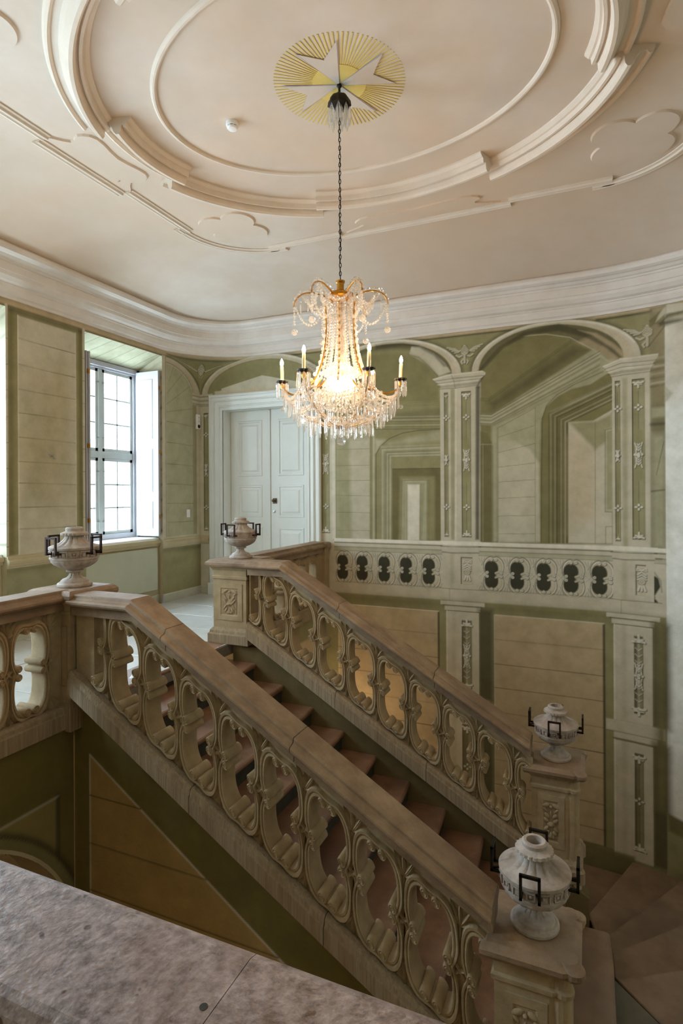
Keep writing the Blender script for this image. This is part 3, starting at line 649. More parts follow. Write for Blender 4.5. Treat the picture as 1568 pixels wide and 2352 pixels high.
hb(-2.86,-2.84,'D',.7,.01,-3.8,.25)

def door_hole(A, B): return ~((A > -5.66) & (A < -4.10) & (B > 0) & (B < 3.10))
wf = FW.mesh('wall_far', lambda U, V: (U, yfar(U), V), M['mural'], door_hole); tag(wf, 'painted far wall with illusionist arches, pilasters and a painted balustrade', None, None, 'structure')
# ------------------------------------------------------------ painted left wall (window wall)
LW = Canvas(steps((2.6, 4.4, .014), (4.4, 8.07, .011)), steps((0, 3.99, .011)), 'S')     # u = y
P_, L_ = LW.p, LW.l
P_('T', rect(2.5, 3.86, 8.1, 4.0), 1, .01); L_('K', .02, [(2.6, 3.875), (7.2, 3.875)], .8, .012)
P_('G', rect(4.52, 1.0, 5.62, 3.87), 1, .01); P_('G3', rect(4.53, 1.0, 4.60, 3.87), .8, .03); P_('G3', rect(5.52, 1.0, 5.585, 3.87), .9, .02); P_('K', rect(4.53, 3.82, 5.6, 3.87), .5, .03)
P_('S2' if 0 else 'S', rect(4.655, .98, 5.475, 3.80), 1, .008); L_('H', .014, [(4.655, 1.0), (4.655, 3.8)], .9, .006); L_('H', .012, [(5.475, 1.0), (5.475, 3.8)], .7, .006)
for z in (3.533, 3.226, 2.938, 2.66, 2.373, 2.088, 1.833, 1.549, 1.291): L_('K', .008, [(4.66, z + .004), (5.47, z - .004)], .7, .004)
for k in range(14): P_('G' if k % 2 else 'T', [(4.7 + random.random() * .7 + math.cos(t) * .16, 1.2 + random.random() * 2.4 + math.sin(t) * .2) for t in np.linspace(0, 6.0, 8)], .16, .1)
P_('S', rect(4.49, 1.0, 4.525, 3.9), 1, .005); P_('S', rect(5.585, 1.0, 5.63, 3.9), 1, .005)
for z in np.arange(1.1, 3.7, .3): L_('K', .007, [(4.49, z), (4.525, z)], .6, .004); L_('K', .007, [(5.585, z), (5.63, z)], .6, .004); L_('K', .007, [(7.12, z), (7.19, z)], .6, .004)
# half arch at the right end
P_('S', rect(7.12, 1.0, 8.07, 3.88), 1, .005); L_('K', .012, [(7.20, 1.02), (7.20, 3.87)], .7, .008)
arc = lambda a, b, yc=7.22, n=16: [(yc + a * math.sin(t), 3.30 + b * math.cos(t)) for t in np.linspace(0, PI / 2, n)]
P_('G', [(7.22, 3.9)] + [(8.07, 3.9), (8.07, 3.4)] + arc(.87, .57)[::-1], 1, .008)
L_('K', .04, arc(.875, .585), .5, .02); P_('S', arc(.85, .56) + arc(.70, .49)[::-1], 1, .006); L_('T', .05, arc(.74, .51), .6, .02); L_('K', .012, arc(.69, .485), .7, .008)
P_('L', [(7.22, 1.02)] + arc(.66, .46) + [(7.88, 1.02)], 1, .006); L_('K', .010, [(7.88, 1.02), (7.88, 3.3)], .7, .006); P_('G', rect(7.885, 1.02, 7.97, 3.4), .9, .01)
for z in (2.85, 2.52, 2.18, 1.86, 1.55, 1.25): L_('D', .008, [(7.22, z), (7.87, z - .01)], .7, .004)
for a, b in (((7.22, 3.0), (7.86, 3.13)), ((7.22, 3.12), (7.8, 3.5)), ((7.24, 3.3), (7.62, 3.68)), ((7.28, 3.5), (7.4, 3.76))): L_('D', .007, [a, b], .7, .004)
P_('S', rect(7.86, 3.19, 8.1, 3.40), 1, .006)
for z, c in ((3.36, 'K'), (3.33, 'H'), (3.29, 'K'), (3.26, 'S'), (3.225, 'K'), (3.2, 'D')): L_(c, .012, [(7.87, z), (8.07, z)], .7, .007)
P_('S', rect(7.98, .98, 8.1, 3.2), 1, .006)
P_('G', rect(2.5, 0, 8.1, .84), 1, .02); P_('G3', rect(2.5, .76, 8.1, .85), .7, .03)
for k in range(30): P_('G2' if k % 2 else 'L', [(2.7 + random.random() * 5 + math.cos(t) * .2, .4 + random.random() * .3 + math.sin(t) * .2) for t in np.linspace(0, 6.0, 8)], .2, .1)
inw = lambda A, lo=0: np.logical_or.reduce([(A > a) & (A < b) for a, b in WIN])
wl = LW.mesh('wall_left', lambda U, V: (U * 0 - 6.13, U, V), M['mural'], lambda A, B: ~(inw(A) & (B < 3.86) & (B > 0))); tag(wl, 'painted window wall with mock ashlar panels', None, None, 'structure')
# pendentive in the far left corner with a painted winged pine cone
PC = Canvas(np.linspace(-1, 1, 90), np.linspace(0, 1, 70), 'G')
PC.p('T', rect(-1.1, .86, 1.1, 1.1), 1, .02); PC.l('K', .03, [(-1, .855), (1, .855)], .8, .03)
for sg in (-1, 1):
    for k in range(4):
        w = [(sg * .15, .52 + .02 * k), (sg * (.42 - .03 * k), .62 - .02 * k), (sg * (.85 - .10 * k), .76 - .05 * k)]; PC.l('K', .024, [(a + .01, b - .012) for a, b in w], .7, .01); PC.l('S', .018, w, .9, .008)
    PC.l('S', .03, [(sg * .05, .45), (sg * .16, .38), (sg * .26, .46)], .9, .01); PC.l('S', .026, [(sg * .02, .35), (sg * .12, .22)], .9, .01)
PC.p('K', [(-.22, .5), (-.22, .62), (.02, .78), (.24, .62), (.24, .5), (.02, .42)], .6, .012); PC.p('S', [(-.2, .5), (-.2, .62), (0, .76), (.2, .62), (.2, .5), (0, .44)], .9, .01)
for k in range(3): PC.l('D', .012, [(-.2, .5 + .06 * k), (0, .58 + .06 * k), (.2, .5 + .06 * k)], .7, .006)
def pen(U, V):
    t = (1 - U) / 2 * PI / 2; X = -4.93 + 1.2 * -np.sin(t); Y = 6.87 + 1.2 * np.cos(t)
    k = V ** 2.4; return -6.128 + (X + 6.13) * k, 8.068 + (Y - 8.07) * k, 3.40 + .585 * V ** .8
pc = PC.mesh('wall_corner', pen, M['mural']); tag(pc, 'curved painted pendentive in the far left corner', None, None, 'structure')
# plain walls : lower part of the window wall, right and near sides
m = MB(); m.box(-6.33, -6.13, -.3, 2.6, 3.86, 3.99)
for a, b in ((-.3, .38), (1.88, 2.6)): m.box(-6.33, -6.13, a, b, 0, 3.86)
m.box(-6.33, -6.13, -.3, 8.3, -4.62, -.13); tag(m.build('wall_left_plain', M['plain']), 'plain stretch of the window wall beside and below the camera', None, None, 'structure')
m = MB(); m.box(2.76, 2.95, -.5, 5.57, -4.62, 4.0); tag(m.build('wall_right', M['plain']), 'plain right wall', None, None, 'structure')
m = MB(); m.box(-6.33, 2.95, -.5, -.28, -4.62, 4.0); tag(m.build('wall_near', M['plain']), 'plain wall behind the camera', None, None, 'structure')
# ------------------------------------------------------------ cornice and coved ceiling
def plan(rl=1.2, n=14):
    P = [(-6.13, y) for y in np.linspace(.92, 6.87, 12)]
    P += [(-4.93 - rl * math.cos(t), 6.87 + rl * math.sin(t)) for t in np.linspace(0, PI / 2, n)[1:]]
    P += [(x, 8.07) for x in np.linspace(-4.7, -.4, 12)]
    P += [(-.2 + 2.96 * math.sin(t), 5.57 + 2.5 * math.cos(t)) for t in np.linspace(0, PI / 2, 30)]
    P += [(2.76, y) for y in np.linspace(5.2, .92, 8)]
    P += [(1.56 + rl * math.cos(t), .92 - rl * math.sin(t)) for t in np.linspace(0, PI / 2, n)[1:]]
    P += [(x, -.28) for x in np.linspace(1.3, -4.7, 8)]
    P += [(-4.93 - rl * math.sin(t), .92 - rl * math.cos(t)) for t in np.linspace(0, PI / 2, n)[:-1]]
    return P
PL = plan()
cprof = [(-.02, 3.955), (.03, 3.955), (.035, 3.985), (.06, 4.0), (.085, 4.05), (.09, 4.08), (.105, 4.085), (.105, 4.10), (.15, 4.115), (.19, 4.155), (.20, 4.19), (.215, 4.195), (.215, 4.285), (.235, 4.29), (.24, 4.31), (.27, 4.315), (.30, 4.34), (.335, 4.345), (.37, 4.36), (.385, 4.39), (.38, 4.42), (.355, 4.445), (.33, 4.45), (.33, 4.44)]
m = MB(); sweep_p(m, PL, cprof, True); co = m.build('trim_1', M['stucco']); tag(co, 'white moulded cornice running round the room and curving at the corners', None, None, 'structure')
# flat soffits closing the corners above the walls
CZ = 4.73
P0, N0 = plan_normals(PL, True)
xa, xb, ya, yb, RB = -3.37, .0, 1.6, 5.30, .92
def bord(q, e=0.0):
    c = np.array([min(max(q[0], xa), xb), min(max(q[1], ya), yb)]); d = np.array(q) - c; d /= np.hypot(*d) + 1e-9; return c + d * (RB + e)
rings = []
K = 12
for j in range(K + 1):
    s = j / K; R = []
    for q, n in zip(P0, N0):
        c = q + n * .33; b = bord(c, .12); t = 1 - math.cos(s * PI / 2); w = c * (1 - s) + b * s
        R.append((w[0], w[1], 4.44 + (CZ - 4.44) * math.sin(s * PI / 2) ** 1.0))
    rings.append(R)
m = MB(); V = [q for R in rings for q in R]; n = len(P0); F = [(j * n + i, j * n + (i + 1) % n, (j + 1) * n + (i + 1) % n, (j + 1) * n + i) for j in range(K) for i in range(n)]
V.append((-1.685, 3.9, CZ)); F += [(K * n + i, K * n + (i + 1) % n, len(V) - 1) for i in range(n)]
m.add(V, F, True); ceil = m.build('ceiling', M['ceil']); tag(ceil, 'coved plaster ceiling', None, None, 'structure')
CX, CY = -1.685, 3.93
def ell(a, b, t): return (CX + a * math.cos(t), CY + b * math.sin(t))
oprof = [(a, b * 1.35) for a, b in [(0, 0), (0, -.022), (.012, -.04), (.03, -.046), (.045, -.038), (.05, -.028), (.095, -.034), (.12, -.055), (.135, -.085), (.155, -.102), (.18, -.102), (.195, -.088), (.2, -.05), (.212, -.048), (.218, -.06), (.238, -.06), (.244, -.03), (.26, -.028), (.285, -.012), (.285, 0)]]
def moulding(path, prof, name, parent, mt, closed=False):  # profile measured inward from the path
    m = MB(); sweep_p(m, path, [(o, CZ - .0 + h) for o, h in prof], closed, True); return m.build(name, mt, parent)
def segs(lo, hi, sh):
    t = np.linspace(lo, hi, max(6, int((hi - lo) * 26)))[::-1]; return [ell(2.02 + sh, 1.68 + sh, k) for k in t]
tr2 = thing('trim_2', 'heavy oval stucco moulding with stepped breaks on the ceiling', None, (CX, CY, CZ), kind='structure')
tE = math.asin(.47 / 1.68); tN = math.acos(.92 / 2.02); tE2 = math.asin(.47 / 1.83); tN2 = math.acos(.92 / 2.17)
for base in (0, PI): moulding(segs(base - tE, base + tE, 0), oprof, 'moulding_section', tr2, M['relief'])
for base in (PI / 2, 3 * PI / 2): moulding(segs(base - (PI / 2 - tN), base + (PI / 2 - tN), 0), oprof, 'moulding_section', tr2, M['relief'])
for a, b in ((tE2, tN2), (PI - tN2, PI - tE2), (PI + tE2, PI + tN2), (2 * PI - tN2, 2 * PI - tE2)): moulding(segs(a, b, .16), oprof, 'moulding_section', tr2, M['relief'])
bead = [(0, 0), (.004, -.014), (.018, -.024), (.032, -.024), (.046, -.014), (.05, 0)]
m = MB(); sweep_p(m, [ell(1.53, 1.10, t) for t in np.linspace(0, 2 * PI, 120, endpoint=False)][::-1], [(o, CZ + h) for o, h in bead], True, True); tag(m.build('trim_3', M['relief']), 'thin inner oval stucco bead on the ceiling', None, None, 'structure')
bprof = [(0, 0), (0, -.012), (.02, -.02), (.035, -.012), (.05, -.014), (.06, -.028), (.08, -.028), (.09, -.014), (.115, -.010), (.115, 0)]
tr4 = thing('trim_4', 'outer stucco border moulding with small jogs round the flat of the ceiling', None, (CX, CY, CZ), kind='structure')
def bline(p0, p1, sh):
    return [p0, p1]
xl, xr, yb0, yt = -4.30, .93, .66, 6.24
for x, sx in ((xl, 1), (xr, -1)):
    def seg(y0, y1, o):
        P = [(x - sx * o, y0), (x - sx * o, y1)]; moulding(P if sx > 0 else P[::-1], bprof, 'moulding_section', tr4, M['relief'])
    seg(3.46, 4.42, .07); seg(2.50, 3.47, -.03); seg(4.41, 5.36, -.03); seg(2.49, 2.6, .07); seg(5.26, 5.37, .05)
for y, sy in ((yb0, 1), (yt, -1)):
    def seg(x0, x1, o):
        P = [(x0, y - sy * o), (x1, y - sy * o)]; moulding(P if sy < 0 else P[::-1], bprof, 'moulding_section', tr4, M['relief'])
    seg(-2.66, -.74, .04); seg(-3.6, -2.65, -.05); seg(-.75, .22, -.05); seg(.13, .24, .03); seg(-3.62, -3.5, .03)
for cx, cy, t0 in ((xl + .86, yt - .86, PI / 2), (xr - .86, yt - .86, 0), (xr - .86, yb0 + .86, -PI / 2), (xl + .86, yb0 + .86, PI)):
    moulding([(cx + .9 * math.cos(t), cy + .9 * math.sin(t)) for t in np.linspace(t0 - .03, t0 + PI / 2 + .03, 18)][::-1], bprof, 'moulding_section', tr4, M['relief'])
def plate(pts, name, h=.016, mt=None, b=.012, group=None):
    P = np.array(pts); c = P.mean(0); ins = [c + (q - c) * (1 - b / np.hypot(*(q - c))) for q in P]; m = MB(); n = len(P)
    m.add([(x, y, CZ + .002) for x, y in P] + [(x, y, CZ - h) for x, y in ins], [tuple(range(n, 2 * n))] + [(i, (i + 1) % n, n + (i + 1) % n, n + i) for i in range(n)])
    return m.build(name, mt or M['ceil'], ceil)
def quat(cx, cy, r=.19, d=.21, rot=PI / 4):
    return [(cx + R * math.cos(t), cy + R * math.sin(t)) for t in np.linspace(0, 2 * PI, 96, endpoint=False) for R in (max(d * math.cos(((t - rot + PI / 4) % (PI / 2)) - PI / 4) + math.sqrt(max(0, r * r - (d * math.sin(((t - rot + PI / 4) % (PI / 2)) - PI / 4)) ** 2)), .0),)]
for q in ((-3.71, 5.52), (.36, 5.52), (-3.71, 2.34), (.36, 2.34)): plate(quat(*q), 'quatrefoil_panel', .018)
side = catmull([(-.27, -.5), (-.2, -.36), (-.24, -.3), (-.17, -.27), (-.19, .0), (-.17, .27), (-.24, .3), (-.2, .36), (-.27, .5), (-.1, .36), (.05, .4), (.2, .3), (.14, .0), (.2, -.3), (.05, -.4), (-.1, -.36)], 3)
for sx, x in ((1, -3.98), (-1, .60)): plate([(x + sx * q[0] * -.8 * -1, 3.94 + q[1]) for q in side], 'cartouche_panel', .016)
for sy, y in ((-1, 5.98), (1, .90)): plate([(-1.70 + q[1] * 1.75, y + sy * q[0] * .55) for q in side], 'cartouche_panel', .016)
# painted star medallion
med = thing('ceiling_medallion', 'painted yellow sunburst with a pale eight pointed star round the chandelier hook', 'ceiling painting', (-1.685, 3.894, CZ))
MXc, MYc = -1.685, 3.894
def flat(pts, z, name, mt, par=med):
    m = MB(); n = len(pts); m.add([(x, y, z) for x, y in pts] + [(x, y, z - .002) for x, y in pts], [tuple(range(n)), tuple(range(2 * n - 1, n - 1, -1))] + [(i, n + i, n + (i + 1) % n, (i + 1) % n) for i in range(n)]); return m.build(name, mt, par)
pol = lambda r, t: (MXc + r * math.cos(t), MYc + r * math.sin(t))
m = MB()
for k in range(90):
    t = 2 * PI * k / 90; w = .0047
    a, b = .10, .485; P = [pol(a, t - w / a), pol(b, t - w / b), pol(b, t + w / b), pol(a, t + w / a)]
    m.add([(x, y, CZ - .001) for x, y in P] + [(x, y, CZ - .003) for x, y in P], [(0, 1, 2, 3), (7, 6, 5, 4), (0, 4, 5, 1), (1, 5, 6, 2), (2, 6, 7, 3), (3, 7, 4, 0)])
m.build('sun_rays', M['yellow'], med)
T0 = 0
for k in range(4):
    c = T0 + k * PI / 2 + PI / 4
    flat([pol(.01, c)] + [pol(.20, c + d) for d in np.linspace(-.38, .38, 6)], CZ - .003, 'sun_wedge', M['yellow'])
for k in range(4):
    c = T0 + k * PI / 2
    P = [pol(.0, 0), pol(.415, c - .365), pol(.265, c), pol(.415, c + .365)]
    flat([pol(.012, c + PI)] + [pol(.425, c - .385), pol(.270, c), pol(.425, c + .385)], CZ - .005, 'star_point_edge', M['lilac2'])
    flat(P, CZ - .007, 'star_point', M['lilac'])
# ------------------------------------------------------------ floor : landing and gallery of large slabs
m = MB()
m.box(-6.13, -3.76, -.28, 8.07, -.13, -.012); m.box(-3.76, 2.76, -.28, .84, -.13, -.012)
for a, b in WIN: m.box(-6.5, -6.13, a - .01, b + .01, -.13, -.012)
fl = m.build('floor', M['grout']); tag(fl, 'pale stone slab floor of the landing', None, None, 'structure')
def slab(x0, x1, y0, y1):
    g = .005; m = MB(); h = random.uniform(-.002, .001); m.rbox(x0 + g, x1 - g, y0 + g, y1 - g, -.012, h, .004); m.build('floor_slab', M['tile'], fl)
y = -.28; r = 0
while y < 8.06:
    y2 = min(y + .62, 8.07); x = -6.13 - (r % 2) * .45
    while x < -3.77:
        x2 = min(x + .9, -3.77); 
        if x2 - max(x, -6.13) > .03: slab(max(x, -6.13), x2, y, y2)
        x += .9
    y = y2; r += 1
for r, (y0, y1) in enumerate(((-.28, .28), (.28, .84))):
    for k in range(8): slab(-3.77 + .816 * k, -3.77 + .816 * (k + 1), y0, y1)
m = MB(); m.box(-6.33, 2.95, -.5, 8.3, -4.72, -4.62); tag(m.build('floor_lower', M['flag']), 'stone floor of the hall below', None, None, 'structure')
# walls below the landing edge with an arch to the lower hall
def archwall(name, x0, x1, y0, y1, zt, ac, ar, az, lab, sp):
    cv = Canvas(np.linspace(y0, y1, int((y1 - y0) / .02)), np.linspace(-4.62, zt, int((zt + 4.62) / .02)), 'G'); sp(cv)
    K = 60; m = MB(); ys = [y for y in np.linspace(y0, y1, 90)]
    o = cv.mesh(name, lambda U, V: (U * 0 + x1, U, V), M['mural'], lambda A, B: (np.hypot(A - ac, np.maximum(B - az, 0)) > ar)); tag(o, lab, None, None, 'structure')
    R0 = [(ac - ar, -4.62)] + [(ac - ar * math.cos(t), az + ar * math.sin(t)) for t in np.linspace(0, PI, 40)] + [(ac + ar, -4.62)]
    R0 = [q for q in R0 if y0 < q[0] < y1]
    s = MB(); prof = [(a, b) for a, b in R0]; rg = []
    out = [(ac + (a - ac) * 1.02, (b - az) * 1.02 + az if b > az else b) for a, b in R0]
    s.loft([[(x1 + .001, a, b) for a, b in out], [(x1 + .001, a, b) for a, b in R0], [(x0, a, b) for a, b in R0]], False, False, True)
    s.build('arch_soffit', M['plain'], o)
def sp1(cv):
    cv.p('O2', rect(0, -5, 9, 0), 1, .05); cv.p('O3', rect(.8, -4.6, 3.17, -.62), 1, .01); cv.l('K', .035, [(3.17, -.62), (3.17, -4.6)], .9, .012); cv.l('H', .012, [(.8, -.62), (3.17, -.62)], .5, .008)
    A = [(2.05 - 1.36 * math.cos(t), -1.88 + 1.36 * math.sin(t)) for t in np.linspace(0, PI, 40)]; cv.l('K', .07, A, .9, .02); cv.p('G2', A, 1, .01)
def sp2(cv):
    cv.p('T', rect(5.6, -4.6, 7.8, -.42), 1, .01); cv.l('K', .03, [(7.8, -.42), (7.8, -4.6)], .9, .012)
    A = [(6.86 - 1.36 * math.cos(t), -1.88 + 1.36 * math.sin(t)) for t in np.linspace(0, PI, 40)]; cv.l('K', .06, A, .9, .02); cv.p('G2', A, 1, .01)
archwall('wall_under_landing', -4.15, -3.76, .84, 3.32, -.1, 2.05, 1.27, -1.88, 'olive wall under the landing with an arched opening, near side', sp1)
archwall('wall_under_landing_far', -4.15, -3.76, 5.55, 8.07, -.1, 6.86, 1.27, -1.88, 'olive wall under the landing with an arched opening, far side', sp2)
m = MB(); m.box(-3.76, 2.76, .72, .84, -4.62, -.13); tag(m.build('wall_under_gallery', M['dim']), 'wall carrying the gallery edge', None, None, 'structure')
# lamps of the lower hall: globes on the ceiling under the landing
def hall_lamp(loc, pw, near):
    t = thing('globe_ceiling_lamp', 'warm globe lamp in the lower hall behind the ' + near + ' arch', 'lamp', loc); b = MB(); b.lathe([(.05, .12), (.05, .10), (.02, .10)], 16); b.build('ceiling_plate', M['brass'], t, True)
    g = MB(); g.ball((0, 0, 0), .10, 16, 12); g.build('glass_globe', emis('hall_globe_glow', (1.0, .68, .36), pw), t, True)
hall_lamp((-4.6, 6.6, -.26), 60, 'far'); hall_lamp((-4.9, 2.2, -.26), 14, 'near')
def wall_lamp(loc, dx, pw, lab):
    t = thing('wall_globe_lamp', lab, 'lamp', loc); b = MB(); b.rbox(dx[0], dx[1], dx[2], dx[3], -.06, .06, .01); b.build('wall_plate', M['brass'], t, True)
    g = MB(); g.ball((0, 0, 0), .09, 16, 12); g.build('glass_globe', emis('wall_globe_glow', (1.0, .70, .40), pw), t, True)
wall_lamp((-3.45, 7.25, -1.75), (-.30, -.06, -.03, .03), 105, 'warm globe lamp on the wall under the landing, behind the far balustrade')
wall_lamp((-1.9, 1.05, -2.7), (-.03, .03, -.20, -.06), 42, 'added globe lamp under the gallery, unseen below the parapet, warming the string wall')  # added out of view to warm the string wall from the front
# ------------------------------------------------------------ main flight of stairs
def nose(k): return -3.776 + .3562 * k
def tz(k): return -.1935 * k
st = thing('staircase', 'flight of worn red sandstone steps descending from the landing between the stone balustrades', 'stairs', (nose(0), 4.45, 0))
random.seed(11)
def tread_mb(x0, x1, y0, y1, z):  # rounded nosing, slightly hollowed top
    m = MB(); rg = []
    for j in range(7):
        y = y0 + (y1 - y0) * j / 6; sag = -.006 * math.sin(PI * j / 6) + random.uniform(-.0015, .0015); e = -.02 if j in (0, 6) else 0
        rg.append([(x0, y, z - .05), (x0, y, z), (x1 - .02 + e, y, z + sag), (x1 - .004 + e, y, z - .008 + sag), (x1 + e, y, z - .025), (x1 - .006 + e, y, z - .044), (x1 - .03, y, z - .052)])
    return m.loft(rg, True, True, False)
for k in range(0, 12):
    y0, y1 = (3.38, 5.50) if k < 9 else ((3.66, 5.44) if k < 11 else (3.66, 5.47))
    if k == 0: y0, y1 = 3.40, 5.42
    if k == 9: y0, y1 = 3.66, 5.44
    tread_mb(nose(k - 1) - .05 if k else nose(0) - .33, nose(k) + .02, y0, y1, tz(k) + (.003 if k == 0 else 0)).build('tread', M['tread' if k < 11 else 'flag'], st)
    m = MB(); m.box(nose(k) - .05, nose(k) - .03, y0, y1, tz(k + 1) - .01, tz(k) - .045); m.build('riser', M['riser'], st)
tread_mb(-.07, nose(11) + .02, 1.2, 3.66, tz(11)).build('tread', M['flag'], st)
m = MB(); m.box(nose(11) - .05, nose(11) - .03, 1.2, 3.66, tz(12) - .01, tz(11) - .045); m.build('riser', M['riser'], st)
# landing at the foot of the flight and the winding steps beyond it
ZL = tz(12)
ld = thing('lower_landing', 'brown flagstone landing beside the foot of the stairs', 'landing', (1.4, 3.3, ZL))
m = MB(); m.box(.12, 2.74, .86, 5.05, ZL - .16, ZL - .012); m.build('landing_bed', M['riser'], ld)
def flag(pts, z, name, mt, par, h=.05, b=.008):
    P = np.array(pts, float); c = P.mean(0); ins = [c + (q - c) * (1 - b / np.hypot(*(q - c))) for q in P]; n = len(P); m = MB()
    m.loft([[(x, y, z - h) for x, y in P], [(x, y, z - b) for x, y in P], [(x, y, z) for x, y in ins]], True, True); return m.build(name, mt, par)
g = .006
flag([(.15, 5.27), (.15, 4.95), (.47, 4.60), (.47, 4.93)], ZL, 'flagstone', M['flag2'], ld) if 0 else None
flag([(.165, 5.25), (.48, 4.92), (1.25, 5.10), (1.35, 5.98), (.72, 5.56), (.22, 5.235)], ZL, 'flagstone', M['flag'], ld)
flag([(.15, 5.24), (.15, 4.3), (.62, 4.2), (1.1, 4.27), (.48, 4.905)], ZL - .002, 'flagstone', M['flag2'], ld)
flag([(.495, 4.91), (1.11, 4.28), (1.9, 4.45), (1.9, 5.2), (1.27, 5.09)], ZL - .003, 'flagstone', M['flag'], ld)
flag([(1.28, 5.105), (1.91, 5.215), (2.7, 5.4), (2.6, 6.2), (2.1, 6.3), (1.37, 5.98)], ZL, 'flagstone', M['flag'], ld)
for (x0, x1, y0, y1) in ((.15, 1.0, 3.3, 4.18), (1.01, 1.9, 3.3, 4.2), (1.92, 2.72, 3.3, 5.2), (.15, 1.2, 2.2, 3.29), (1.21, 2.72, 2.2, 3.29)): flag([(x0, y0), (x1, y0), (x1, y1), (x0, y1)], ZL - .002, 'flagstone', M['flag'], ld)
wi = thing('winder_steps', 'worn brown winding steps turning down towards the painted far wall', 'stairs', (.6, 6.6, -3.1))
E4 = [(.217, 5.23), (.72, 5.56), (1.37, 5.99), (2.38, 6.65)]
E3 = [(.163, 5.78), (.82, 6.44), (1.3, 6.92), (1.80, 7.40)]
E2 = [(.168, 6.31), (.56, 6.91), (.954, 7.506), (1.12, 7.76)]
E1 = [(-.02, 6.83), (.15, 7.23), (.33, 7.64), (.47, 7.98)]
E0 = [(-.40, 6.9), (-.40, 7.3), (-.40, 7.7), (-.40, 8.06)]
def winder(A, B, z, far=()):
    n = len(A); m = MB(); P = list(A) + list(far) + list(B)[::-1]; nn = len(P)
    c = np.mean(np.array(P), 0); ins = [(x + (c[0] - x) * .018, y + (c[1] - y) * .018) for x, y in P]
    m.loft([[(x, y, z - .06) for x, y in P], [(x, y, z - .014) for x, y in P], [(x, y, z) for x, y in ins]], True, True); m.build('tread', M['flag'], wi)
    d = MB(); ins2 = [(x + (c[0] - x) * .04, y + (c[1] - y) * .04) for x, y in P]; d.prism(ins2, z - 1.2, z - .06); d.build('riser', M['riser'], wi)
s2_ = lambda A, d: [(x - d[0], y - d[1]) for x, y in A]
winder(s2_(E4, (.04, -.05)), E3, -2.525, ((2.15, 7.0),)); winder(s2_(E3, (.05, -.03)), E2, -2.72, ((1.6, 7.5),)); winder(s2_(E2, (.06, -.02)), E1, -2.912, ((.9, 7.85),)); winder(s2_(E1, (.06, 0)), E0, -3.105)
# string walls carrying the flight
def mid_n(x): return .416 - .588 * (x + 3.167)
def mid_f(x): return .447 - .588 * (x + 3.16)
NS = Canvas(np.arange(-3.765, .02, .0095), np.arange(-4.0, .02, .0095), 'G2')
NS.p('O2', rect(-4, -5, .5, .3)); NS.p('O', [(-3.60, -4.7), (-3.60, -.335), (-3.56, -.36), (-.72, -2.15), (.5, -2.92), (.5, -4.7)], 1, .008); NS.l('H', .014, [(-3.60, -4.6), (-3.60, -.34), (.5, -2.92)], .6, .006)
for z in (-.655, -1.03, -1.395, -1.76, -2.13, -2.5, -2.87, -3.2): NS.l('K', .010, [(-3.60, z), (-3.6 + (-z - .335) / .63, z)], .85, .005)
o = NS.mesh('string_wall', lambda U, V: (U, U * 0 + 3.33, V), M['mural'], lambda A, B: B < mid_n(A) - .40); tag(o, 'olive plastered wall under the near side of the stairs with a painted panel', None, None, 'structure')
def wedge(m, x0, x1, y0, y1, f, zb):
    m.hexa([(x0, y0, zb), (x1, y0, zb), (x1, y1, zb), (x0, y1, zb), (x0, y0, f(x0)), (x1, y0, f(x1)), (x1, y1, f(x1)), (x0, y1, f(x0))])
m = MB(); wedge(m, -3.68, -3.26, 3.335, 3.42, lambda x: -.01, -4.62); wedge(m, -3.26, .0, 3.335, 3.42, lambda x: mid_n(x) - .46, -4.62)
m.build('stair_cheek', M['riser'], st)
m = MB(); wedge(m, -3.72, -3.20, 5.475, 5.60, lambda x: -.02, -4.62); wedge(m, -3.20, -.02, 5.475, 5.60, lambda x: mid_f(x) - .48, -4.62); o = m.build('stair_wall', M['dim']); tag(o, 'olive plaster wall beside the steps under the far balustrade', None, None, 'structure'); o.data.materials[0] = mat('olive_plaster', (92, 76, 40), (112, 94, 56), .9, 5, .2, 50)
